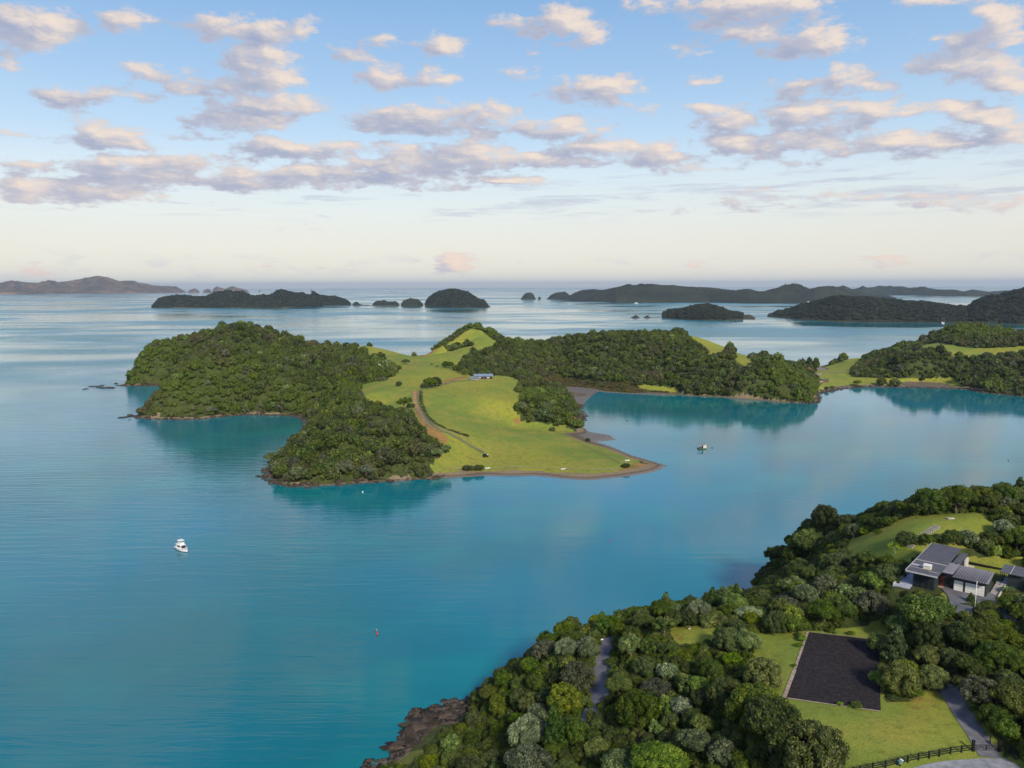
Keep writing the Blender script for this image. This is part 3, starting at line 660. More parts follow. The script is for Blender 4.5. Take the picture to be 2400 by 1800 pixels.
# the island chains --------------------------------------------------------------------
def island_mat(name, green, lit, rockc):
    t = NT(name); p = t.pos(); n1 = t.noise(p, .006, 4, .6); n2 = t.noise(p, .05, 4, .65)
    c = t.mix(t.step(n1, .4, .62), green, lit); c = t.mix(t.step(n2, .4, .7, 0, .6), c, tuple(v * .55 for v in green))
    sp = t.n('ShaderNodeSeparateXYZ'); t.set(sp.inputs[0], p)
    at = t.n('ShaderNodeAttribute', attribute_name='rock').outputs['Fac']
    r = t.step(t.m('ADD', at, t.m('MULTIPLY', t.m('SUBTRACT', n2, .5), 1.0)), .45, .7)
    c = t.mix(r, c, rockc)
    t.bsdf(c, .95, .1, bump=n2, bstr=.6, bdist=4.0); return t.mat
IM = island_mat('island_bush', (.024, .032, .020), (.040, .045, .026), (.13, .095, .07))
IMF = island_mat('distant_hills', (.075, .065, .045), (.19, .125, .075), (.30, .18, .11))  # pale and orange tones put sunlit relief into the hill colour
ISL = {}
def island(name, tops, base, w, mat, seed, amp=3.0, rock=.5, back=1.0, rows=34, step=1.0, spur=.35):
    tx = [a for a, _ in tops]; ty = [b for _, b in tops]; bx = [a for a, _ in base]; by = [b for _, b in base]
    n = int((tx[-1] - tx[0]) / step) + 1; px = np.linspace(tx[0], tx[-1], n)
    top = np.interp(px, tx, ty); bs = np.interp(px, bx, by)
    ts = np.concatenate([np.linspace(-.06, 0, 3)[:-1], np.linspace(0, 1, rows), 1 + np.linspace(0, 1, rows // 2)[1:] * back])
    scg = max(5.0, max(PY(px[i], top[i], P(px[i], max(bs[i], top[i] + .2))[1] + w)[2] for i in range(0, n, 5)))
    V = np.zeros((n, len(ts), 3)); R = np.zeros((n, len(ts)))
    for i in range(n):
        Yf = P(px[i], max(bs[i], top[i] + .2))[1]
        e = min(1.0, (px[i] - tx[0]) / (.06 * (tx[-1] - tx[0]) + 1), (tx[-1] - px[i]) / (.06 * (tx[-1] - tx[0]) + 1)); e = math.sqrt(max(e, .0))
        ww = w * (.25 + .75 * e); Yr = Yf + ww
        zr = max(.3, PY(px[i], top[i], Yr)[2])
        Yw = Yf + ts * ww
        d = ray(px[i], 700); X = d[0] / d[1] * Yw
        pr = np.where(ts <= 1, np.sin(np.clip(ts, 0, 1) * math.pi / 2) ** .75, np.cos(np.clip((ts - 1) / back, 0, 1) * math.pi / 2) ** .8)
        sc = scg
        m = fbm(X / (sc * 1.5) + seed, Yw / (sc * 1.8), 3, seed) - .5
        z = zr * pr * (1 + spur * 2 * m * np.sin(np.clip(ts, 0, 1) * math.pi) )
        b = vnoise(X / 9, Yw / 9, seed + 3) * .6 + vnoise(X / 4.5, Yw / 4.5, seed + 5) * .4 - .55
        big = vnoise(X / 30, Yw / 30, seed + 13) - .5
        z = z + (b * amp + big * amp * .8) * np.clip(pr * 2.2, 0, 1) * min(1, zr / 12)
        z = np.where(ts < 0, -3.0, np.maximum(z, np.where(ts > 1.9, -2, .2)))
        z[-1] = -3
        V[i, :, 0] = X; V[i, :, 1] = Yw; V[i, :, 2] = z
        cl = np.clip(1 - z / (.16 * sc + 3), 0, 1) * rock + np.clip((m - .12) * 4, 0, 1) * np.clip(1 - z / (.6 * sc), 0, 1) * rock
        R[i] = cl
    k = len(ts); idx = np.arange(n * k).reshape(n, k)
    q = np.stack([idx[:-1, :-1], idx[1:, :-1], idx[1:, 1:], idx[:-1, 1:]], -1).reshape(-1, 4)
    me = mesh_np(name, V.reshape(-1, 3), q, mat, True, {'rock': ('POINT', R.ravel())})
    ISL.setdefault(name, []).append(V)
    return add(name, me, kind='structure')
island('mountain_ridge', [(-420,668),(-200,655),(-60,664),(0,666),(33,659),(54,666),(90,666),(117,658),(136,662),(163,659),(190,654),(233,646),(260,651),(285,661),(312,663),(353,670),(393,671),(412,673),(431,681),(439,686)], [(-420,692),(0,690),(271,687.5),(439,685.8)], 1300, IMF, 11, 22, .5, spur=1.3, rows=50)
island('far_islet', [(439,686),(447,680),(459,675.5),(466,681),(469,686)], [(439,686.3),(469,686.3)], 260, IMF, 12, 8, .5)
island('far_islet', [(473,686),(482,679),(489,677),(495,681),(497,686)], [(473,686),(497,686)], 260, IMF, 13, 8, .5)
island('far_islet', [(496,686),(503,675),(510,671),(520,675),(529,677),(540,673),(548,671),(558,675),(570,677),(580,681),(585,685.7)], [(496,686),(585,686)], 400, IMF, 14, 9, .5)
island('sea_stack', [(606,684),(609,679.5),(612,684)], [(606,684),(612,684)], 60, IMF, 15, 3, .8)
island('sea_stack', [(727,684),(731,677.5),(735,684)], [(727,684),(735,684)], 60, IMF, 16, 3, .8)
island('long_bush_island', [(353,722.3),(362,711),(371,702),(380,699),(400,696),(420,693),(455,696),(483,695),(500,690),(515,686),(534,684),(555,685),(570,685),(580,690),(590,695),(600,694.6),(615,692),(627,693),(634,694),(641,689),(650,685),(660,682),(668,683),(681,686),(690,690),(708,688),(722,693),(729,694),(733,687),(737,685),(744,690),(752,693),(776,695),(800,699),(811,703),(819,711),(823,716)], [(353,722.5),(500,722),(680,722),(736,720),(760,716.5),(823,716.2)], 300, IM, 21, 9, .45, rows=40)
island('low_islet', [(824,716),(830,709),(836,707.5),(842,712),(850,714.5),(860,714.5),(871,716)], [(824,716.5),(871,716.5)], 70, IM, 22, 3, .7)
island('low_islet', [(871,716),(878,707),(884,705),(895,705),(900,702.5),(905,706),(915,707),(928,707),(933,711),(937,716.2)], [(871,716.5),(937,716.5)], 130, IM, 23, 5, .6)
island('low_islet', [(938,716.5),(944,705),(952,703),(961,699),(970,700),(980,701),(987,708),(993,716.8)], [(938,717),(993,717)], 150, IM, 24, 5, .4)
island('domed_islet', [(995,717),(1001,704),(1009,695),(1018,689),(1028,684),(1039,681),(1052,679),(1066,679),(1077,680),(1088,683),(1099,687),(1110,693),(1120,700),(1126,705),(1130,704),(1134,704),(1139,712),(1143,718),(1149,720)], [(995,718),(1060,721),(1149,721)], 330, IM, 25, 8, .45, rows=44)
island('low_islet', [(1220,701),(1230,688),(1238,685.5),(1245,686),(1250,689),(1256,701)], [(1220,702),(1256,702)], 160, IM, 31, 6, .6)
island('sea_stack', [(1260,701.5),(1263,696),(1266,695),(1268,701.5)], [(1260,702),(1268,702)], 50, IM, 32, 3, .7)
island('low_islet', [(1281,701.5),(1292,691),(1302,687),(1311,684.5),(1325,684),(1333,690.5),(1345,701)], [(1281,702),(1345,703)], 200, IM, 33, 6, .5)
island('long_dark_island', [(1312,703),(1320,699),(1336,692),(1357,682),(1372,679.5),(1390,678),(1414,680),(1439,674),(1471,669.4),(1487,671.5),(1506,668),(1525,667.5),(1547,671),(1574,668),(1601,672),(1661,674),(1702,679),(1723,681),(1753,677.5),(1772,682),(1800,685),(1822,695),(1845,702),(1867,711)], [(1312,703.5),(1390,707),(1443,709),(1560,708.5),(1661,708),(1720,710),(1867,712)], 620, IM, 34, 10, .25, rows=50, spur=.5)
island('hilly_island', [(1775,690),(1800,680),(1820,675),(1841,671.5),(1862,670),(1880,674),(1898,678),(1914,673),(1933,674),(1945,677),(1957,673),(1976,670),(1986,673),(1995,678),(2017,684),(2040,690),(2062,692),(2085,694),(2101,699)], [(1775,708),(1910,708),(2000,703),(2044,701),(2101,699.8)], 560, IM, 35, 10, .2, spur=.6, rows=44)
island('distant_long_island', [(1880,685),(1945,680),(1995,678.5),(2017,674),(2039,674),(2060,669.4),(2077,671.5),(2112,672),(2133,675.6),(2166,674),(2193,679),(2234,680),(2258,684),(2280,679),(2302,682),(2315,684),(2369,681),(2450,680),(2600,684)], [(1880,693),(2090,692),(2260,694.6),(2342,693),(2600,693)], 700, IM, 36, 12, .3, spur=.6, rows=40)
island('small_bush_island', [(1552,745),(1557,734),(1568,730),(1580,727),(1594,726),(1607,725),(1617,721),(1626,720),(1640,716),(1655,714.4),(1667,716),(1677,720),(1696,725),(1707,729),(1715,732.5),(1727,735),(1740,738),(1746,743),(1751,747.5),(1772,749)], [(1552,746),(1610,750),(1650,751.5),(1700,751.5),(1751,749),(1772,749.4)], 210, IM, 41, 5, .55, rows=44, step=.6)
island('small_rock_islet', [(1477,745.5),(1484,742),(1488,739.5),(1493,739),(1498,743),(1502,745.7)], [(1477,745.8),(1502,746)], 30, IM, 42, 2, .9, step=.6)
island('small_rock_islet', [(1507,745),(1514,741),(1519,739),(1524,743),(1530,744),(1545,744),(1551,745)], [(1507,745.5),(1551,745.5)], 25, IM, 43, 2, .9, step=.6)
island('dark_bush_headland', [(1800,743),(1812,737),(1824,732.6),(1843,731),(1862,722),(1885,715),(1908,709.5),(1946,701),(1968,699),(1990,698),(2017,699),(2044,700),(2098,706),(2152,710),(2180,713),(2207,716),(2247,721.7),(2268,721),(2277,718),(2285,708),(2300,702),(2315,698.6),(2342,694.6),(2369,685),(2400,677.5),(2480,668),(2620,672),(2800,690)], [(1800,743.5),(1881,750),(1963,754),(2125,755.6),(2207,757),(2288,757),(2400,761),(2800,768)], 420, IM, 51, 6, .3, rows=70, step=.8, spur=.4)

# ------------------------------------------------------------------ foliage
def ico(sub):
    bm = bmesh.new(); bmesh.ops.create_icosphere(bm, subdivisions=sub, radius=1)
    V = np.array([v.co[:] for v in bm.verts]); Fc = np.array([[v.index for v in f.verts] for f in bm.faces]); bm.free(); return V, Fc
ICO1 = ico(1); ICO3 = ico(3)
def crown_mesh(name, seed, mat, rx=1.0, rz=.8, cz=.9, lobes=22, per=150, leaf=.075, lr=.34, kind='dome', core=ICO1, jit=.55, up=.25):
    """crown of radius ~1 standing on z=0: leafy lobes with solid hearts"""
    rg = np.random.RandomState(seed); C = []; Rr = []
    for i in range(lobes):
        t = (i + .5) / lobes; ph = i * 2.39996 + rg.uniform(-.4, .4)
        if kind == 'dome':
            zz = 1 - 1.45 * t; rr = math.sqrt(max(0, 1 - zz * zz)) * rg.uniform(.62, .86)
            c = (rr * math.cos(ph) * rx, rr * math.sin(ph) * rx, cz + zz * rz * rg.uniform(.62, .82)); r = lr * rg.uniform(.72, 1.25)
        elif kind == 'cone':
            h = t * 2.3; rr = (1 - t) ** .8 * .72 * rx; c = (rr * math.cos(ph), rr * math.sin(ph), .25 + h); r = lr * (1.15 - .75 * t) * rg.uniform(.8, 1.1)
        elif kind == 'plume':
            rr = math.sqrt(t) * .78; c = (rr * math.cos(ph) * rx, rr * math.sin(ph) * rx, cz + rz * (1 - rr ** 2) * .75 * rg.uniform(.75, 1.2)); r = lr * rg.uniform(.65, 1.15)
        elif kind == 'flat':
            rr = math.sqrt(t) * .85; c = (rr * math.cos(ph) * rx, rr * math.sin(ph) * rx, cz + .12 * rg.randn()); r = lr * rg.uniform(.6, 1.0)
        C.append(c); Rr.append(r)
    C = np.array(C); Rr = np.array(Rr)
    Vs = []; Fs = []; T = []; nv = 0
    lt = rg.uniform(.15, .75, lobes)
    cv, cf = core
    for i in range(lobes):
        s = .86 * Rr[i] * (1 + .12 * rg.randn(len(cv), 1)); v = cv * s * np.array([1, 1, .9]) + C[i]
        Vs.append(v); f = cf + nv; Fs.append(np.concatenate([f, f[:, 2:3]], 1)); T.append(np.full(len(cf), .0 + .25 * lt[i])); nv += len(v)  # hearts take the darkest leaf tones, painting in the crown's inner shade
    n = lobes * per; li = np.repeat(np.arange(lobes), per)
    d = rg.randn(n, 3); d[:, 2] += up; d /= np.linalg.norm(d, axis=1, keepdims=True)
    rad = Rr[li] * rg.uniform(.86, 1.10, n)
    p = C[li] + d * rad[:, None] * np.array([1, 1, .92])
    # leaves buried in another lobe are dropped
    ok = p[:, 2] > .02
    for i in range(lobes): ok &= (np.linalg.norm(p - C[i], axis=1) > Rr[i] * .80) | (li == i)
    p = p[ok]; d = d[ok]; li = li[ok]; n = len(p)
    nn = d + rg.randn(n, 3) * jit; nn /= np.linalg.norm(nn, axis=1, keepdims=True)
    a = np.cross(nn, rg.randn(n, 3)); a /= np.linalg.norm(a, axis=1, keepdims=True); b = np.cross(nn, a)
    sz = leaf * rg.uniform(.6, 1.35, n)[:, None]
    q = np.stack([p - a * sz, p + b * sz * .55 , p + a * sz, p - b * sz * .55], 1).reshape(-1, 3)
    Vs.append(q); Fs.append(np.arange(4 * n).reshape(n, 4) + nv); T.append(np.clip(lt[li] + rg.uniform(-.25, .35, n), 0, 1))
    V = np.concatenate(Vs); FF = np.concatenate(Fs); tone = np.concatenate(T)
    me = bpy.data.meshes.new(name)
    tri = FF[:, 2] == FF[:, 3]
    ft = FF[tri][:, :3]; fq = FF[~tri]; 
    me.vertices.add(len(V)); me.vertices.foreach_set('co', V.astype(np.float32).ravel())
    loops = np.concatenate([ft.ravel(), fq.ravel()]).astype(np.int32); me.loops.add(len(loops)); me.loops.foreach_set('vertex_index', loops)
    st = np.concatenate([np.arange(len(ft)) * 3, len(ft) * 3 + np.arange(len(fq)) * 4]).astype(np.int32)
    me.polygons.add(len(ft) + len(fq)); me.polygons.foreach_set('loop_start', st); me.polygons.foreach_set('loop_total', np.concatenate([np.full(len(ft), 3), np.full(len(fq), 4)]).astype(np.int32))
    me.update(calc_edges=True)
    at = me.attributes.new('tone', 'FLOAT', 'FACE'); at.data.foreach_set('value', np.concatenate([tone[tri], tone[~tri]]).astype(np.float32))
    me.materials.append(mat); return me
def trunk_mesh(name, seed, mat, h=.9, r=.07, limbs=5):
    rg = random.Random(seed); mb = MB(); p = Vector((0, 0, -.15)); q = Vector((rg.uniform(-.06, .06), rg.uniform(-.06, .06), h * .55))
    mb.bar(p, q, r, r * .72, 7); top = Vector((q.x * 1.6, q.y * 1.6, h * 1.15)); mb.bar(q, top, r * .72, r * .35, 6)
    for i in range(limbs):
        a = i * 2.4 + rg.random(); s = q.lerp(top, rg.uniform(-.3, .5)); e = s + Vector((math.cos(a) * .5, math.sin(a) * .5, .38 * h + rg.uniform(0, .2)))
        mb.bar(s, e, r * .42, r * .16, 5)
    return mb.mesh(name, mat, True)

KIND = {}
def kinds():
    for k in ('dark', 'olive'):
        KIND[k] = [crown_mesh('crown', 10 + i + (50 if k == 'olive' else 0), LM[k], kind=('dome', 'plume', 'dome')[i], lobes=(30, 34, 26)[i], per=150, leaf=.060, lr=(.30, .26, .34)[i], rz=(.8, .9, .72)[i], cz=(.85, .62, .78)[i]) for i in range(3)]
    KIND['silver'] = [crown_mesh('crown', 120 + i, LM['silver'], lobes=40, per=95, leaf=.068, lr=.22, rz=.78, cz=.72, jit=.8) for i in range(2)]
    KIND['pale'] = [crown_mesh('crown', 130 + i, LM['pale'], lobes=44, per=95, leaf=.060, lr=.215, rz=.78, cz=.75, jit=.5, up=.6) for i in range(2)]
    KIND['bright'] = [crown_mesh('crown', 140, LM['bright'], lobes=26, per=150, leaf=.065, lr=.30, rz=.85, cz=.8, kind='plume')]
    KIND['grey'] = [crown_mesh('crown', 150, LM['grey'], lobes=40, per=90, leaf=.05, lr=.2, rz=.8, cz=.75, jit=1.0)]
    KIND['conifer'] = [crown_mesh('crown', 160 + i, LM['conifer'], lobes=30, per=120, leaf=.07, lr=.34, kind='cone') for i in range(2)]
    KIND['lime'] = [crown_mesh('crown', 170, LM['lime'], lobes=22, per=40, leaf=.055, lr=.17, kind='dome', rz=.8, cz=1.0, core=(ICO1[0] * .25, ICO1[1]), jit=1.0)]
    for k, m in (('dark_big', 'dark'), ('olive_big', 'olive'), ('silver_big', 'silver'), ('bright_big', 'bright'), ('pale_big', 'pale')):
        KIND[k] = [crown_mesh('crown', 200 + len(k) + i * 9, LM[m], lobes=60 if i else 70, per=150, leaf=.037, lr=.20, kind='dome' if i else 'plume', rz=.8, cz=.75 if i else .62, jit=.6) for i in range(2 if m in ('dark', 'olive') else 1)]
    KIND['flat'] = [crown_mesh('crown', 180 + i, LM['dark'], lobes=26, per=120, leaf=.06, lr=.22, kind='flat', cz=1.25) for i in range(2)]
kinds()
TRK = [trunk_mesh('trunk', i, M['bark']) for i in range(3)]
TRP = trunk_mesh('trunk', 9, M['palebark'], r=.05)
TRT = trunk_mesh('trunk', 12, M['bark'], h=1.5, r=.06, limbs=7)
_rg = random.Random(5)
def tree(x, y, z, r, kind, label, group=None, name=None, cat='tree', hz=1.0, var=None):
    nm = name or {'dark': 'bush_tree', 'olive': 'bush_tree', 'silver': 'silver_tree', 'pale': 'pale_green_tree', 'bright': 'bright_green_tree', 'grey': 'grey_brown_tree', 'conifer': 'conifer_tree', 'lime': 'lime_green_tree', 'flat': 'flat_topped_tree'}[kind]
    e = empty(nm, (x, y, z), _rg.uniform(0, 6.28), label, cat, group); sx = _rg.uniform(.86, 1.14); e.scale = (r * sx, r * (2 - sx), r * hz * _rg.uniform(.85, 1.18)); e.rotation_euler = (_rg.uniform(-.1, .1), _rg.uniform(-.1, .1), e.rotation_euler[2])
    vs = KIND.get(kind + '_big', KIND[kind]) if r > 2.9 and var is None else KIND[kind]; me = vs[_rg.randrange(len(vs)) if var is None else var]
    c = add('crown', me, e)
    t = add('trunk', TRT if kind == 'flat' else TRP if kind in ('lime', 'silver') else TRK[_rg.randrange(3)], e)
    return e

# far crowns for the canopies
def tmpl(k, n, **kw):
    out = []
    for i in range(n):
        o = bpy.data.objects.new('canopy_crown', crown_mesh('canopy_crown', 300 + i * 7, LM[k], **kw)); out.append(o)
    return out
TFAR = tmpl('far', 6, lobes=13, per=34, leaf=.16, lr=.42, rz=.75, cz=.62, core=ICO1, jit=.6)
TFAR += tmpl('grey', 1, lobes=16, per=34, leaf=.15, lr=.34, rz=.75, cz=.62, jit=.8) + tmpl('pale', 1, lobes=16, per=34, leaf=.15, lr=.34, rz=.75, cz=.62, jit=.8)
TISL = tmpl('isle', 3, lobes=11, per=26, leaf=.18, lr=.42, rz=.75, cz=.62, jit=.6)
TMARSH = tmpl('marsh', 2, lobes=7, per=26, leaf=.20, lr=.45, rz=.5, cz=.35, core=ICO1, jit=.8)
TNEAR = tmpl('dark', 2, lobes=20, per=110, leaf=.085, lr=.34, rz=.75, cz=.6, jit=.6) + tmpl('olive', 2, lobes=20, per=110, leaf=.085, lr=.34, rz=.75, cz=.6, jit=.6)
def canopy(name, pts, temps, wts=None, **tags):
    """pts: rows x, y, z, radius, height factor"""
    pts = np.asarray(pts, float); rg = np.random.RandomState(3); n = len(pts)
    me = bpy.data.meshes.new(name); me.vertices.add(n); me.vertices.foreach_set('co', pts[:, :3].astype(np.float32).ravel())
    a = me.attributes.new('crown_scale', 'FLOAT_VECTOR', 'POINT'); a.data.foreach_set('vector', np.stack([pts[:, 3] * rg.uniform(.85, 1.15, n), pts[:, 3] * rg.uniform(.85, 1.15, n), pts[:, 3] * pts[:, 4]], 1).astype(np.float32).ravel())
    a = me.attributes.new('crown_turn', 'FLOAT_VECTOR', 'POINT'); a.data.foreach_set('vector', np.stack([rg.uniform(-.12, .12, n), rg.uniform(-.12, .12, n), rg.uniform(0, 6.28, n)], 1).astype(np.float32).ravel())
    a = me.attributes.new('crown_pick', 'INT', 'POINT'); a.data.foreach_set('value', rg.choice(len(temps), n, p=wts).astype(np.int32))
    o = add(name, me, kind='stuff', **tags)
    ng = bpy.data.node_groups.new(name, 'GeometryNodeTree')
    ng.interface.new_socket('Geometry', in_out='INPUT', socket_type='NodeSocketGeometry'); ng.interface.new_socket('Geometry', in_out='OUTPUT', socket_type='NodeSocketGeometry')
    N = ng.nodes; L = ng.links; gi = N.new('NodeGroupInput'); go = N.new('NodeGroupOutput')
    jn = N.new('GeometryNodeJoinGeometry')
    for t in reversed(temps):
        oi = N.new('GeometryNodeObjectInfo'); oi.inputs['Object'].default_value = t; oi.inputs['As Instance'].default_value = True; L.new(oi.outputs['Geometry'], jn.inputs[0])
    ip = N.new('GeometryNodeInstanceOnPoints'); ip.inputs['Pick Instance'].default_value = True
    def na(nm, ty):
        q = N.new('GeometryNodeInputNamedAttribute'); q.data_type = ty; q.inputs['Name'].default_value = nm; return q.outputs[0]
    L.new(gi.outputs[0], ip.inputs['Points']); L.new(jn.outputs[0], ip.inputs['Instance']); L.new(na('crown_pick', 'INT'), ip.inputs['Instance Index'])
    L.new(na('crown_turn', 'FLOAT_VECTOR'), ip.inputs['Rotation']); L.new(na('crown_scale', 'FLOAT_VECTOR'), ip.inputs['Scale'])
    L.new(ip.outputs[0], go.inputs[0])
    md = o.modifiers.new('canopy', 'NODES'); md.node_group = ng; return o

# canopy of the peninsula
def far_canopy():
    rg = np.random.RandomState(1); f = TF; st = 3.7
    gx, gy = np.meshgrid(np.arange(f.x0, 1000, st), np.arange(f.y0, 1120, st)); x = (gx + rg.uniform(-.48, .48, gx.shape) * st).ravel(); y = (gy + rg.uniform(-.48, .48, gx.shape) * st).ravel()
    S = f.at(f.S, x, y); g = f.at(f.g, x, y); d = f.at(f.d, x, y); be = f.at(f.be, x, y); z = f.h(x, y)
    sparse = fbm(x / 30, y / 30, 3, 40)
    px, py = project(x, y, z)
    marsh = f.at(f.marsh, x, y) & ~g; flat = f.at(f.flat, x, y)
    ok = (S > 1.3) & ~g & ~d & (~be) & ~marsh & (z > np.where(flat, 2.6, .9)) & (px > -150) & (px < 2600)
    ok &= ~((px > 1040) & (px < 1110) & (py > 1020) & (S < 60) & (z < 8) & (sparse > .5))
    r = rg.uniform(1.5, 3.5, len(x)) * (.8 + .5 * sparse)
    low = ((px > 960) & (px < 1085) & (y > 930)) | ((px > 850) & (px < 1075) & (py < 1000) & (y < 660)) | ((px > 985) & (px < 1075) & (y < 560)); r[low] *= .6
    big = rg.random_sample(len(x)) < .10; r[big & ~low] *= 1.5
    ok &= ~((fbm(x / 9, y / 9, 2, 71) > .66) & (rg.random_sample(len(x)) < .8))
    pt = np.stack([x, y, z - .5, r, rg.uniform(.7, 1.45, len(x))], 1)[ok]
    canopy('bush_canopy', pt, TFAR, [.15] * 6 + [.055, .045], label='dense green native bush covering the hills of the peninsula', category='bush')
    m = marsh & (rg.random_sample(len(x)) < .85)
    pt2 = np.stack([x, y, z - .2, rg.uniform(1.5, 2.8, len(x)), rg.uniform(.5, .8, len(x))], 1)[m]
    canopy('mangrove_scrub', pt2, TMARSH, label='low brown mangrove scrub behind the mudflat', category='mangroves')
    print('far crowns', len(pt), len(pt2))
    # crowns on the nearer islands
    for nm, cnt in (('small_bush_island', 1500), ('dark_bush_headland', 9000), ('domed_islet', 1500), ('long_bush_island', 4500)):
        V = ISL[nm][0]; n, k, _ = V.shape; i = rg.randint(0, n - 1, cnt); j = rg.randint(3, k - 3, cnt); w = rg.random_sample((cnt, 1))
        q = V[i, j] * w + V[i + 1, j] * (1 - w); q = q[(q[:, 2] > 4)]
        c = len(q); canopy('bush_canopy', np.concatenate([q - [0, 0, .8], rg.uniform(3.0, 6.0, (c, 1)), rg.uniform(.7, 1.15, (c, 1))], 1), TISL,
            label={'small_bush_island': 'dark bush covering the small island with two rocks beside it', 'dark_bush_headland': 'dark bush covering the long low headland in the middle distance', 'domed_islet': 'dark bush covering the dome shaped islet', 'long_bush_island': 'dark bush covering the long island beyond the left hill'}[nm], category='bush')
far_canopy()

# ------------------------------------------------------------------ near trees
KEEP = [[(2100,1372),(2130,1330),(2187,1268),(2275,1285),(2290,1300),(2400,1312),(2400,1340),(2345,1400),(2378,1452),(2330,1425),(2240,1428),(2228,1392),(2180,1374)],
 [(1838,1637),(1893,1481),(2048,1500),(2056,1540),(2052,1600),(2063,1669)],
 [(1775,1500),(1880,1484),(1835,1640),(1850,1655),(2062,1672),(2100,1640),(2190,1600),(2300,1750),(2050,1805),(2000,1805),(1965,1740),(1900,1690),(1800,1620)],
 [(2000,1300),(2035,1255),(2130,1215),(2200,1205),(2320,1212),(2270,1262),(2200,1250),(2140,1285),(2080,1300),(2030,1320)],
 [(1592,1480),(1655,1468),(1672,1480),(1650,1505),(1600,1510)],[(1770,1478),(2030,1468),(2050,1500),(1890,1482)],[(1960,1460),(2070,1440),(2070,1480),(1980,1472)],
 [(1408,1492),(1440,1488),(1428,1540),(1432,1570),(1415,1650),(1388,1650),(1392,1560)],[(1365,1660),(1395,1650),(1380,1685),(1355,1690)],
 [(930,1800),(930,1730),(1000,1655),(1090,1645),(1075,1690),(1020,1740),(960,1800)],[(2186,1612),(2228,1606),(2320,1750),(2275,1765)],[(2243,1442),(2262,1446),(2256,1470),(2240,1466)],
 [(2040,1805),(2270,1738),(2345,1735),(2400,1765),(2400,1810)]]
KG = np.zeros((110, 220), bool)      # keep-clear grid, 12 pixels a cell
_kx, _ky = np.meshgrid(np.arange(220) * 12 - 60 + 6, np.arange(110) * 8 + 1040 + 4)
for _pl in KEEP: KG |= inpoly(_kx, _ky, _pl)
_ang = [(k * math.cos(a * .628), k * math.sin(a * .628)) for a in range(10) for k in (.55, .9)] + [(0, 0)]
def blocked(px, py, r):
    for c, s in _ang:
        i = int((px + c * r + 60) // 12); j = int((py + s * r - 1040) // 8)
        if 0 <= i < 220 and 0 <= j < 110 and KG[j, i]: return True
    return False
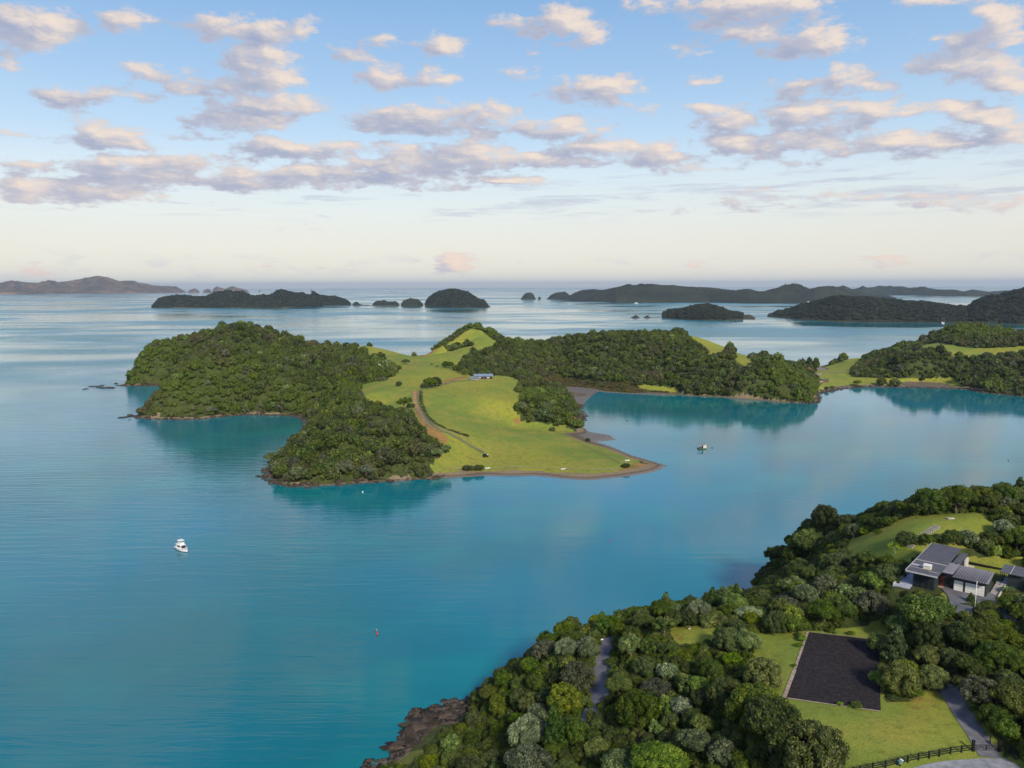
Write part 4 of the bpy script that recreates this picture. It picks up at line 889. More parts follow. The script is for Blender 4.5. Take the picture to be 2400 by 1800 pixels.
# px, py, radius (2400 wide photograph), kind, label
TL = [
 (1244,1722,50,'silver','large silvery tree with pale leaf tips, lowest slope by the bottom edge'),
 (1242,1790,62,'silver','broad grey-green domed tree cut by the bottom edge of the picture'),
 (1261,1672,30,'silver','cream flowering tree just above the large silvery tree'),
 (1380,1528,28,'silver','whitish flowering tree at the left edge of the coastal road'),
 (1278,1520,32,'grey','grey leaved tree on the bluff left of the whitish flowering tree'),
 (1356,1580,44,'grey','tall grey-green tree between the bluff and the coastal road'),
 (1330,1640,40,'olive','olive tree below the tall grey-green tree, left of the coastal road'),
 (1546,1778,62,'bright','rounded bright olive tree at the bottom edge, middle of the bush'),
 (1462,1790,48,'pale','rounded light green tree left of the bright olive tree at the bottom edge'),
 (1631,1738,44,'silver','blue-grey silvery tree right of the rounded bright olive tree'),
 (1692,1766,30,'silver','smaller blue-grey tree at the foot of the big olive trees'),
 (1747,1506,36,'pale','knobbly pale green tree at the left edge of the lawn'),
 (1707,1500,34,'dark','dark tree standing behind the knobbly pale green tree'),
 (1753,1434,30,'silver','silvery domed tree at the head of the lawn beside the columnar trees'),
 (1888,1395,34,'silver','silvery blue tree in the bush above the lime green sapling'),
 (1937,1378,30,'grey','brownish bare-looking tree beside the silvery blue tree'),
 (1592,1432,22,'pale','pale green tree on the skyline left of the dark columnar trees'),
 (1640,1430,28,'silver','silver-green tree on the skyline touching the dark columnar trees'),
 (1671,1418,20,'conifer','first dark columnar tree from the left on the skyline'),
 (1694,1408,22,'conifer','tallest of the dark columnar trees on the skyline'),
 (1722,1412,20,'conifer','dark columnar tree nearest the silvery domed tree'),
 (1557,1474,30,'flat','dark tree on a bare forked trunk at the left tip of the lawn'),
 (1506,1456,28,'olive','rusty topped tree on the skyline right of the coastal road'),
 (1480,1490,26,'dark','dark tree beside the top of the coastal road'),
 (1807,1712,78,'olive','very large olive tree at the lower left edge of the lawn'),
 (1905,1768,70,'olive','large brown-green tree at the bottom edge beside the lawn'),
 (1770,1650,62,'dark','large dark tree between the lawn and the bush, above the very large olive tree'),
 (1790,1586,44,'olive','rounded olive tree with yellow tips against the left side of the lawn'),
 (1700,1620,44,'dark','dark rounded tree left of the yellow tipped olive tree'),
 (1494,1660,52,'dark','large rounded dark green tree in the middle of the bush'),
 (1450,1608,34,'dark','dark tree right of the lower coastal road'),
 (1565,1570,26,'silver','grey flecked tree in the middle of the bush'),
 (1540,1610,34,'grey','purplish grey tree below the grey flecked tree'),
 (1640,1612,26,'bright','small soft bright green tree in the middle of the bush'),
 (2170,1430,54,'pale','large pale green knobbly tree in front of the house'),
 (2009,1392,25,'pale','small pale topped tree left of the large knobbly tree'),
 (2044,1412,36,'grey','grey branched tree left of the large knobbly tree'),
 (2106,1470,32,'pale','pale tipped tree in front of the large knobbly tree, above the mulch bed'),
 (2165,1468,34,'olive','olive tree below the large knobbly tree'),
 (2200,1478,30,'olive','olive tree left of the hidden bend of the driveway'),
 (2174,1500,32,'dark','dark tree right of the pale tipped tree, above the drive'),
 (2092,1532,30,'conifer','soft blue-green conifer at the right edge of the mulch bed'),
 (2066,1514,26,'olive','dark olive tree at the top right corner of the mulch bed'),
 (2169,1540,32,'olive','olive tree between the conifer and the driveway'),
 (2182,1590,30,'olive','brown-olive tree leaning over the driveway edge'),
 (2102,1592,40,'olive','brown topped tree at the lower right of the mulch bed'),
 (2058,1594,20,'bright','small fresh green tree on the right edge of the mulch bed'),
 (2140,1622,18,'bright','low bright green shrub below the brown topped tree'),
 (1968,1428,36,'bright','bright feathery green tree at the upper end of the lawn'),
 (1930,1440,36,'dark','dark rounded tree left of the bright feathery tree'),
 (1850,1462,26,'dark','low dark tree behind the lime green sapling'),
 (1815,1460,28,'dark','low dark tree left of the lime green sapling'),
 (2000,1245,20,'silver','silvery white shrub at the left end of the upper lawn'),
 (2057,1246,7,'dark','tiny lone shrub on the left part of the upper lawn'),
 (2122,1262,21,'dark','dark round tree beside the stone steps, on the upper lawn'),
 (2098,1285,15,'lime','yellow flowering bush left of the stone steps'),
 (2170,1266,16,'dark','small dark tree between the stone steps and the roof'),
 (2196,1262,11,'dark','smallest dark tree right of the stone steps'),
 (2235,1258,23,'dark','dark rounded tree behind the back end of the roof'),
 (2268,1262,20,'silver','grey-silver tree behind the back end of the roof'),
 (2318,1262,18,'dark','dark conical tree behind the back lawn'),
 (2340,1272,18,'olive','olive tree behind the white stemmed sapling'),
 (2380,1270,28,'bright','light green tree at the right edge behind the back lawn'),
 (2350,1240,22,'silver','pale grey tree at the right end of the upper lawn'),
 (2030,1312,20,'bright','bright round shrub on the slope left of the house'),
 (2085,1322,20,'dark','dark green round tree left of the terrace'),
 (2010,1320,18,'dark','dark round tree on the slope below the upper lawn'),
 (2042,1372,24,'bright','yellow-green shrub left of the terrace corner'),
 (2276,1405,9,'conifer','small upright conifer on the drive beside the flagpole'),
 (2315,1420,15,'olive','olive shrub in the island of the drive'),
 (2292,1486,38,'olive','rounded olive tree below the flagpole'),
 (2348,1494,34,'olive','rounded olive tree right of the flagpole, below the drive'),
 (2262,1500,36,'dark','dark olive tree on the right bank of the hidden drive'),
 (2340,1540,44,'dark','big dark rounded tree on the right bank of the drive'),
 (2275,1560,40,'olive','olive tree overhanging the right side of the driveway'),
 (2300,1620,38,'grey','grey-green tree on the right bank above the lower driveway'),
 (2370,1640,46,'olive','large pale topped olive tree at the right edge'),
 (2330,1680,34,'dark','dark tree on the right bank near the gate'),
 (2358,1722,22,'bright','round light green bush behind the gate'),
 (2395,1560,34,'olive','olive tree cut by the right edge halfway down the bank'),
 (1900,1218,20,'dark','spreading dark tree standing highest at the left end of the skyline'),
 (1935,1215,30,'dark','dark domed tree on the skyline next to the spreading tree'),
 (1900,1270,44,'olive','large rounded olive tree on the bluff below the skyline trees'),
 (1870,1300,34,'dark','dark tree leaning out on the edge of the bluff'),
 (1985,1222,28,'dark','dark tree on the skyline left of the upper lawn'),
 (2180,1175,36,'dark','dark rounded tree behind the crest of the upper lawn'),
 (2240,1170,40,'dark','widest dark tree behind the crest of the upper lawn'),
 (2300,1165,36,'olive','olive topped tree behind the right end of the crest'),
 (2350,1165,36,'dark','dark tree on the right skyline'),(2395,1170,34,'dark','dark tree cut by the right edge on the skyline'),
 (2120,1192,20,'flat','thin flat topped tree on the skyline above the upper lawn'),
 (2150,1196,20,'flat','second thin flat topped tree on the skyline'),
]
placed = []
MARKS = [(1100,1620,'on the seaward bluff above the dark rocks'),(1300,1490,'on the bluff top at the left of the coastal road'),(1480,1560,'on the slope right of the coastal road'),(1250,1780,'near the bottom edge above the shore rocks'),
 (1600,1780,'at the foot of the bush below the lawn'),(1600,1650,'in the thick of the bush left of the lawn'),(1600,1440,'on the sea edge behind the small lawn tip'),(1830,1400,'in the gully between the lawn and the sea'),(1850,1280,'on the steep bluff left of the upper lawn'),
 (2020,1210,'on the skyline left of the upper lawn'),(2300,1160,'on the ridge behind the upper lawn'),(2040,1340,'on the slope left of the house'),(2100,1440,'below the house terrace'),(2330,1280,'behind the back lawn of the house'),(2380,1480,'on the bank below the drive and the house'),(2350,1620,'on the bank right of the driveway'),(2130,1560,'between the mulch bed and the driveway'),(1900,1460,'at the top end of the lawn')]
KD = {'dark': 'dark green rounded tree', 'olive': 'olive green bushy tree', 'silver': 'silvery leaved tree', 'pale': 'pale green knobbly tree', 'bright': 'fresh bright green tree', 'grey': 'grey-brown thin leaved tree', 'conifer': 'narrow dark conical tree', 'flat': 'flat topped tree'}
def near_trees():
    rg = random.Random(11); n = 0
    for px, py, r, k, lab in TL:
        hz = 1.0; pb = py + r * .85
        hit = NF.hit(px, min(pb, 1880), 0, False)
        while hit is None and pb < py + 90: pb += 3; hit = NF.hit(px, pb, 0, False)
        if hit is None: print('no ground', lab); continue
        t = (hit - Vector((0, 0, H))).length; rm = r * t / F
        small = k in ('bright', 'dark') and rm < 1.2
        tree(hit.x, hit.y, hit.z - .15, rm, k, lab, cat='shrub' if ('shrub' in lab or 'bush' in lab.split(',')[0].split() and rm < 2) else 'tree', hz=1.0 if k != 'conifer' else 1.05)
        placed.append((hit.x, hit.y, rm)); n += 1
    f = NF; cand = []
    rs = np.random.RandomState(11); xs = rs.uniform(-60, 235, 26000); ys = rs.uniform(90, 325, 26000); Ss = f.at(f.S, xs, ys); zs = f.h(xs, ys)
    okk = (Ss > 3.2) & ~f.at(f.g, xs, ys) & (f.at(f.Sb, xs, ys) < -2) & (f.at(f.Sp, xs, ys) < -1) & (zs > 1.5); PA = np.zeros((4000, 3)); npz = len(placed); PA[:npz] = placed
    for i in np.nonzero(okk)[0]:
        x = float(xs[i]); y = float(ys[i]); S = float(Ss[i]); z = float(zs[i])
        r = rg.choice((1.3, 1.6, 1.9, 2.3, 2.7, 3.3)) * rg.uniform(.88, 1.12)
        if S < 7: r = min(r, 2.4)
        px, py = project(np.array(x), np.array(y), np.array(z + r)); px = float(px); py = float(py)
        if not (-60 < px < 2480 and 1000 < py < 1900): continue
        t = math.dist((x, y, z), (0, 0, H)); rp = r * F / t
        Q = PA[:npz]
        if ((x - Q[:, 0]) ** 2 + (y - Q[:, 1]) ** 2 < (.60 * (r + Q[:, 2])) ** 2).any(): continue
        if blocked(px, py, rp): 
            r = r * .45; px, py = project(np.array(x), np.array(y), np.array(z + r)); rp = r * F / t
            if blocked(float(px), float(py), rp): continue
            px = float(px); py = float(py)
        PA[npz] = (x, y, r); npz += 1; cand.append((rp, x, y, z, r, px, py))
    cand.sort(key=lambda q: -q[0])
    ind = cand[:max(0, 292 - n)]; rest = cand[len(ind):]
    for rp, x, y, z, r, px, py in ind:
        v = float(fbm(np.array(x / 25), np.array(y / 25), 2, 31)); w = rg.random()
        k = 'olive' if v > .52 else 'dark'
        if w < .07: k = 'silver'
        elif w < .15: k = 'pale'
        elif w < .21: k = 'bright'
        elif w < .25: k = 'grey'
        elif w < .29: k = 'conifer'
        elif w < .48: k = 'dark' if k == 'olive' else 'olive'
        mk = min(MARKS, key=lambda q: (q[0] - px) ** 2 + (q[1] - py) ** 2)[2]
        size = 'small ' if r < 1.9 else 'large ' if r > 3.2 else ''
        lab = size + KD[k] + ' ' + mk
        tree(x, y, z - .15, r, k, lab, group=lab)
    canopy('bush_canopy', [(x, y, z - .2, r, 1.0) for rp, x, y, z, r, px, py in rest] or [(0, 0, -5, .1, 1)], TNEAR, label='smaller trees filling the bush of the near headland', category='bush')
    print('near trees', n, len(ind), len(rest))
    # undergrowth
    rs = np.random.RandomState(6); st = 1.5
    gx, gy = np.meshgrid(np.arange(-60, 235, st), np.arange(95, 325, st)); x = (gx + rs.uniform(-.5, .5, gx.shape) * st).ravel(); y = (gy + rs.uniform(-.5, .5, gx.shape) * st).ravel(); z = f.h(x, y)
    ok = (f.at(f.S, x, y) > 3.0) & ~f.at(f.g, x, y) & (f.at(f.Sb, x, y) < -.8) & (f.at(f.Sp, x, y) < .3) & (z > 1.2)
    px, py = project(x, y, z + .6); ok &= (px > -60) & (px < 2480) & (py < 1900)
    for pl in KEEP: ok &= ~inpoly(px, py, pl)
    for pl in KEEP[:1]: ok &= sdf(px, py, pl) < -6
    r = rs.uniform(.55, 1.25, len(x))
    q = np.stack([x, y, z - .1, r, rs.uniform(.7, 1.3, len(x))], 1)[ok]
    canopy('undergrowth', q, TNEAR, label='low scrubby undergrowth between the trees of the near headland', category='undergrowth')
    print('undergrowth', len(q))
near_trees()

# ------------------------------------------------------------------ roads, beds, tracks
def smoothline(pts, step=1.0):
    P_ = [Vector((p[0], p[1])) for p in pts]; out = []
    for i in range(len(P_) - 1):
        p0 = P_[max(i - 1, 0)]; p1 = P_[i]; p2 = P_[i + 1]; p3 = P_[min(i + 2, len(P_) - 1)]
        n = max(2, int((p2 - p1).length / step))
        for k in range(n):
            t = k / n; out.append(.5 * ((2 * p1) + (p2 - p0) * t + (2 * p0 - 5 * p1 + 4 * p2 - p3) * t * t + (3 * p1 - p0 - 3 * p2 + p3) * t ** 3))
    out.append(P_[-1]); return out
def ribbon(name, f, pts, w, mat, off=.06, parent=None, cross=4, **tags):
    L = smoothline(pts); V = []; n = len(L); ws = w if isinstance(w, (list, tuple)) else None
    for i, p in enumerate(L):
        d = (L[min(i + 1, n - 1)] - L[max(i - 1, 0)]).normalized(); q = Vector((-d.y, d.x)); wi = (np.interp(i / (n - 1), np.linspace(0, 1, len(ws)), ws) if ws else w) * (1 + .04 * math.sin(i * .9))
        zs = [float(f.h(*(p + q * wi * (k / cross - .5)))) for k in range(cross + 1)]
        for k in range(cross + 1):
            c = p + q * wi * (k / cross - .5); V.append((c.x, c.y, zs[k] + off))
    k1 = cross + 1; Fc = [(i * k1 + j, i * k1 + j + 1, (i + 1) * k1 + j + 1, (i + 1) * k1 + j) for i in range(n - 1) for j in range(cross)]
    return add(name, mesh_np(name, V, np.array(Fc)[:, ::-1], mat), parent, **tags)
def patch(name, f, poly, mat, off=.05, cell=1.0, parent=None, **tags):
    bm = bmesh.new(); fc = bm.faces.new([bm.verts.new((p[0], p[1], 0)) for p in poly]); bmesh.ops.triangulate(bm, faces=[fc])
    xs = [p[0] for p in poly]; ys = [p[1] for p in poly]
    for ax, lo, hi in ((0, min(xs), max(xs)), (1, min(ys), max(ys))):
        v = math.ceil(lo / cell) * cell
        while v < hi:
            co = (v, 0, 0) if ax == 0 else (0, v, 0); no = (1, 0, 0) if ax == 0 else (0, 1, 0)
            bmesh.ops.bisect_plane(bm, geom=bm.verts[:] + bm.edges[:] + bm.faces[:], plane_co=co, plane_no=no); v += cell
    for v in bm.verts: v.co.z = float(f.h(v.co.x, v.co.y)) + off
    bmesh.ops.recalc_face_normals(bm, faces=bm.faces)
    me = bpy.data.meshes.new(name); bm.to_mesh(me); bm.free()
    if me.polygons[0].normal.z < 0: me.flip_normals()
    me.materials.append(mat); return add(name, me, parent, **tags)
def W(f, *pts): return [f.hit(*p) for p in pts]
near_w = lambda *p: W(NF, *p)
ribbon('coastal_road', NF, near_w((1432,1484),(1420,1506),(1411,1550),(1408,1600),(1403,1640),(1388,1668),(1368,1692),(1335,1725),(1305,1756),(1290,1800)), [3.4,4.6,4.8,4.8,4.4], M['asphalt'], .12, kind='structure')
ribbon('driveway', NF, near_w((2322,1779),(2309,1758),(2289,1725),(2262,1682),(2237,1642),(2214,1602),(2207,1570),(2212,1535),(2226,1500),(2246,1468),(2258,1448),(2262,1420)), [3.4,3.3,3.3,3.2,3.0,2.8], M['asphalt'], .10, kind='structure')
def Pz(z, *pts): return [P(a, b, z) for a, b in pts]
apron = Pz(42.4, (2206,1380),(2219,1394),(2232,1423),(2252,1415),(2290,1414),(2325,1416),(2338,1430),(2360,1455),(2380,1492),(2425,1530),(2425,1500),(2395,1470),(2378,1440),(2358,1412),(2337,1397),(2314,1388),(2240,1366))
patch('driveway_apron', NF, [q[:2] for q in apron], M['asphalt'], .16, kind='structure')
patch('mulch_bed', NF, [P(*q, 34)[:2] for q in ((1893,1483),(2060,1502),(2064,1668),(1838,1636))], M['soil'], .10, kind='structure')
for a, b, w in (((1838,1636),(1862,1572),.7),((1862,1572),(1893,1483),.5),((1838,1637),(1900,1646),.32),((1900,1646),(2064,1669),.28),((1893,1482),(2060,1501),.2)):
    ribbon('bed_edging', NF, [P(*a, 34), P(*[(a[i] + b[i]) / 2 for i in (0, 1)], 34), P(*b, 34)], w, M['edge'], .14, kind='structure')
patch('turning_circle', NF, [q[:2] for q in near_w((2140,1801),(2193,1790),(2243,1783),(2300,1780),(2352,1781),(2380,1792),(2430,1830),(2500,1890),(2130,1890),(2090,1830))], M['concrete'], .14, kind='structure')
far_w = lambda *p: W(TF, *p)
ribbon('farm_track', TF, far_w((1128,888),(1085,893),(1050,898),(1022,906),(990,912),(983,922),(983,940),(989,960),(1000,983),(1022,1003),(1052,1016),(1085,1033),(1112,1050),(1134,1062)), 3.0, simple('track_grass', (.13, .15, .075), .9, .1, .2, .6), .16, kind='structure')
ribbon('sunlit_clay_bank', TF, far_w((972,916),(971,930),(974,948),(983,968),(996,988),(1008,1000)), [1.8,2.8,3,2], simple('clay', (.30, .20, .10), .9, .1, .3, .4), .20, kind='structure')  # clay strip, warm sunlight partly put into its colour
ribbon('isthmus_road', TF, far_w((1908,892),(1922,876),(1945,873),(1975,869),(2000,867)), 4.0, M['edge'], .2, kind='structure')

# ------------------------------------------------------------------ the house
def house():
    h = empty('house', HL(0, 0, 42.3), HR, 'dark clad single storey house with long black roof and two white garage doors', 'house')
    b = MB().box(.1, 6.3, 1.3, 7.6, -.3, 3.2).build('garage_wall', M['wall'], h)
    MB().hexa([(-.1, 0, 3.35), (6.8, 0, 3.35), (6.6, 8.4, 3.55), (-.1, 8.2, 3.55), (-.1, 0, 3.52), (6.8, 0, 3.52), (6.6, 8.4, 3.78), (-.1, 8.2, 3.78)]).build('garage_roof', M['roof2'], h)
    MB().box(-.14, 6.85, -.07, -.02, 3.30, 3.55).build('gutter', M['black'], h)
    for u0, u1, lab in ((.15, 1.9, 'narrow white garage door'), (2.35, 6.0, 'wide white garage door')):
        m = MB()
        for k in range(4): m.box(u0, u1, 1.24, 1.295, .02 + k * .62, .60 + k * .62)
        m.build('garage_door', M['white'], h, label=lab)
    MB().box(-3.0, .1, 2.0, 8, -.3, 3.5).build('entry_wall', M['wall'], h)
    MB().box(-3.4, -.15, .1, 8.1, 3.80, 4.0).build('entry_roof', M['roof2'], h, label='small raised grey roof over the entry')
    MB().box(-3.45, -.1, .04, .10, 3.72, 4.0).build('gutter', M['black'], h)
    d = MB().box(-2.75, -1.85, 1.90, 1.97, .1, 2.5).build('front_door', M['red'], h); MB().box(-1.98, -1.93, 1.84, 1.89, 1.0, 1.5).build('handle', M['trim'], d)
    MB().box(-1.35, -.45, 1.92, 1.98, .9, 2.1).build('window', M['glass'], h)
    MB().box(-2.95, -1.5, .9, 1.9, -.1, .14).build('doorstep', M['edge'], h)
    MB().box(-7.4, -3.0, -2.0, 18.6, -.5, 3.95).build('wing_wall', M['wall'], h)
    for u0, u1 in ((-7.1, -5.9), (-5.8, -4.6), (-4.5, -3.3)):
        w = MB().box(u0 + .05, u1 - .05, -2.06, -2.02, .2, 2.7).build('window', M['glass'], h)
        MB().box(u0, u0 + .05, -2.08, -2.01, .15, 2.75).box(u1 - .05, u1, -2.08, -2.01, .15, 2.75).box(u0 + .05, u1 - .05, -2.08, -2.01, 2.7, 2.75).build('frame', M['black'], w)
    for k in range(5):
        w = MB().box(-7.46, -7.42, .5 + k * 3.4, 3.3 + k * 3.4, .2, 2.8).build('window', M['glass'], h)
        MB().box(-7.48, -7.41, .4 + k * 3.4, .5 + k * 3.4, .15, 2.85).box(-7.48, -7.41, 3.3 + k * 3.4, 3.4 + k * 3.4, .15, 2.85).build('frame', M['black'], w)
    MB().box(-8.45, -2.1, 4.6, 19.5, 4.05, 4.28).build('wing_roof', M['roof'], h, label='long dark sloping roof over the wing')
    MB().box(-8.45, -2.1, -4.2, 4.55, 4.0, 4.17).build('wing_roof', M['roof'], h, label='lower front part of the dark wing roof')
    ribs = MB()
    for k in range(13): ribs.box(-8.4 + k * .5, -8.36 + k * .5, 4.7, 19.4, 4.28, 4.32).box(-8.4 + k * .5, -8.36 + k * .5, -4.1, 4.4, 4.17, 4.20)
    for k in range(13): ribs.box(.2 + k * .5, .23 + k * .5, .1, 8.1, 3.60, 3.815)
    ribs.build('roof_ribs', M['roof'], h, kind='stuff')
    MB().box(-8.45, -2.1, 4.50, 4.60, 4.10, 4.31).build('roof_flashing', M['trim'], h)
    MB().box(-8.4, -5.75, .35, 1.15, 4.18, 4.26).build('roof_flashing', M['trim'], h, label='wide pale strip on the roof beside the chimney')
    MB().box(-8.3, -5.6, -1.1, -.98, 4.18, 4.24).build('roof_flashing', M['trim'], h)
    MB().box(-4.4, -2.3, -1.8, -1.68, 4.18, 4.24).build('roof_flashing', M['trim'], h)
    MB().box(-8.56, -8.46, -4.25, 19.5, 3.95, 4.32).build('fascia', M['trim'], h)
    MB().box(-8.5, -2.05, -4.3, -4.21, 3.90, 4.20).build('fascia', M['trim'], h)
    c = MB().box(-5.75, -4.25, -.9, .5, 4.1, 5.0).build('chimney', M['cream'], h); MB().box(-5.82, -4.18, -.97, .57, 5.0, 5.10).build('cap', M['white'], c)
    MB().box(-2.05, -.55, 8.2, 18.6, 3.35, 3.55).build('low_roof', M['roof'], h); MB().box(-2.9, -.9, 8.2, 17.6, -.3, 3.2).build('rear_wall', M['wall'], h)
    for v in (15.2, 16.4, 17.6): MB().box(-.55, -.2, v, v + .45, -.2, 2.9).build('column', M['white'], h)
    MB().box(-.5, 1.0, 18.2, 18.5, -.2, .9).build('low_wall', M['cream'], h)
    MB().hexa([(-10.6, -4.6, -2.2), (-7.45, -4.6, -2.2), (-7.45, 6, -.4), (-9.8, 6, -.4), (-10.6, -4.6, .28), (-7.45, -4.6, .28), (-7.45, 6, .28), (-9.8, 6, .28)]).build('terrace', M['paver'], h)
    MB().hexa([(-10.8, -4.7, -2.2), (-10.62, -4.7, -2.2), (-9.82, 6, -.4), (-10.0, 6, -.4), (-10.8, -4.7, .75), (-10.62, -4.7, .75), (-9.82, 6, .75), (-10.0, 6, .75)]).build('parapet', M['trim'], h)
    MB().box(-1.0, -.7, 7.8, 7.9, 3.6, 4.3).build('vent_pipe', M['black'], h)
house()
def deck():
    t = empty('boardwalk_ramp', HL(6.6, 2.0, 42.3), HR, 'pale timber ramp running beside the garage up to the back lawn', 'ramp')
    for k in range(26): add('plank', PLK, t, (0, k * .42, .02 + k * .014))
    MB().box(1.5, 1.7, 0, 11, -.2, .35).build('kerb', M['black'], t); MB().box(1.72, 1.92, 0, 11, -.2, .55).build('kerb', M['cream'], t)
PLK = MB().box(0, 1.48, 0, .40, 0, .08).mesh('plank', simple('pale_plank', (.36, .34, .32), .8, .2, .12, 1.0))
deck()
def shed():
    t = empty('pool_house', HL(8.2, 10.5, 42.3), HR, 'small black outbuilding with two-part dark roof at the top of the ramp', 'outbuilding')
    MB().box(.6, 3.6, .6, 5.6, -.5, 3.1).build('wall', M['wall'], t)
    MB().box(-.9, 1.0, -.1, 6.2, 3.35, 3.5).build('roof', M['roof'], t); MB().box(1.12, 3.9, -.1, 6.4, 3.35, 3.5).build('roof', M['roof'], t); MB().box(1.0, 1.12, -.1, 6.3, 3.36, 3.56).build('roof_flashing', M['trim'], t)
    for v in (.1, 2.8, 5.6): MB().box(-.8, -.68, v, v + .12, -.2, 3.35).build('post', M['black'], t)
    for k in range(3): MB().box(-.5, .5, 1.0 + k * 1.5, 1.9 + k * 1.5, -.05, .5 + k * .12).build('step', M['paver'], t)
    MB().box(.54, .58, 1.2, 4.6, .2, 2.6).build('window', M['glass'], t)
shed()
w = MB()
def lawn_wall():
    t = empty('retaining_wall', HL(-1.4, 21.5, 42.2), HR, 'low black retaining wall along the far side of the back lawn', 'retaining wall')
    for k in range(10): MB().box(k * 1.45, k * 1.45 + 1.42, .04 * (k % 2), .25, -.3, .8).build('panel', M['black'], t)
lawn_wall()
fp = empty('flagpole', HL(*(-9.0, -9.0), 0), 0, 'tall bare white flagpole in the planted island of the drive', 'flagpole')
q = NF.hit(2284, 1432); fp.location = q
MB().bar((0, 0, -.2), (.05, 0, 6.4), .075, .045, 8).build('pole', M['white'], fp, True); MB().bar((.05, 0, 6.4), (.05, 0, 6.52), .09, .03, 8).build('finial', M['white'], fp); MB().box(-.2, .2, -.2, .2, -.1, .1).build('base', M['concrete'], fp)
# stone steps climbing the lawn
def steps():
    pts = smoothline(near_w((2133,1283),(2148,1268),(2165,1255),(2182,1243),(2199,1234)), .75); a = pts[0]
    t = empty('stone_steps', (a.x, a.y, float(NF.h(a.x, a.y))), 0, 'flight of pale stone and brown steps climbing the lawn above the roof', 'steps'); z0 = t.location.z
    rg = random.Random(4)
    for i in range(len(pts) - 1):
        p = pts[i]; d = (pts[i + 1] - p).normalized(); ang = math.atan2(d.y, d.x)
        m = MB().box(-.30, .02, -.85, .85, -.2, .34).build('riser' if i % 1 else 'stone', M['stone'], t, loc=(p.x - a.x, p.y - a.y, float(NF.h(p.x, p.y)) - z0)); m.rotation_euler = (0, 0, ang + rg.uniform(-.06, .06))
        m = MB().box(.04, .42, -.7, .7, -.2, .18).build('tread', M['brown'], t, loc=(p.x - a.x, p.y - a.y, float(NF.h(p.x, p.y)) - z0)); m.rotation_euler = (0, 0, ang)
steps()
# ------------------------------------------------------------------ fence and gate
def fence():
    base = near_w((1985,1819),(2015,1813),(2045,1806),(2075,1800),(2103,1794),(2127,1789),(2152,1784),(2177,1779),(2201,1774),(2227,1769),(2253,1765),(2280,1761))
    right = near_w((2341,1762),(2366,1767),(2386,1773),(2408,1780),(2435,1790))
    for lst, lab in ((base, 'black post and rail fence curving along the lower edge of the lawn'), (right, 'short black post and rail fence to the right of the gate')):
        o = lst[0]; t = empty('rail_fence', o, 0, lab, 'fence')
        for i, p in enumerate(lst):
            gate = (p is base[-1]) or (p is right[0]); r = .19 if gate else .11; hh = 1.85 if gate else 1.25
            m = MB().box(-r, r, -r, r, -.3, hh)
            if gate: m.box(-r - .04, r + .04, -r - .04, r + .04, hh, hh + .07)
            m.build('post', M['black'], t, loc=p - o, **({'label': 'thick tall gate post'} if gate else {}))
        for i in range(len(lst) - 1):
            a = lst[i] - o; b = lst[i + 1] - o; d = (b - a).normalized(); n = Vector((-d.y, d.x, 0)).normalized() * .02
            for z in (.30, .68, 1.06):
                z3 = Vector((0, 0, z)); w_ = Vector((0, 0, .07))
                MB().hexa([a + z3 - w_ - n, b + z3 - w_ - n, b + z3 - w_ + n, a + z3 - w_ + n, a + z3 + w_ - n, b + z3 + w_ - n, b + z3 + w_ + n, a + z3 + w_ + n]).build('rail', M['black'], t)
    a = base[-1]; b = right[0]; t = empty('driveway_gate', a, 0, 'closed black double gate with cross braces over the driveway', 'gate'); L_ = b - a; mid = L_ / 2
    for s, e in ((Vector((0, 0, 0)) + L_ * .06, mid - L_ * .01), (mid + L_ * .01, L_ * .94)):
        m = MB(); up = Vector((0, 0, 1))
        for z in (.18, .62, 1.12): m.bar(s + up * z, e + up * z, .055, .055, 5)
        m.bar(s + up * .15, s + up * 1.15, .06, .06, 5).bar(e + up * .15, e + up * 1.15, .06, .06, 5)
        m.build('gate_leaf', M['black'], t); MB().bar(s + up * .18, e + up * 1.12, .04, .04, 5).build('brace', M['black'], t)
        MB().bar(s + up * 1.12, (s + e) / 2 + up * .3, .04, .04, 5).build('brace', M['black'], t)
fence()
p = NF.hit(2320, 1744); t = empty('marker_post', p, 0, 'single slim black post beside the drive just behind the gate', 'post'); MB().box(-.06, .06, -.06, .06, -.2, 1.35).build('post', M['black'], t); MB().box(-.1, .1, -.1, .1, 1.35, 1.5).build('cap', M['black'], t)
p = NF.hit(2109, 1797); t = empty('letterbox', p, .3, 'small teal and white letterbox against the black fence', 'letterbox'); MB().box(-.35, .35, -.22, .22, .5, .95).build('box', simple('teal_paint', (.10, .22, .24), .5, .3, .1), t); MB().box(.1, .42, -.25, .25, .97, 1.08).build('lid', M['white'], t); MB().box(-.08, .08, -.08, .08, -.2, .5).build('post', M['black'], t)
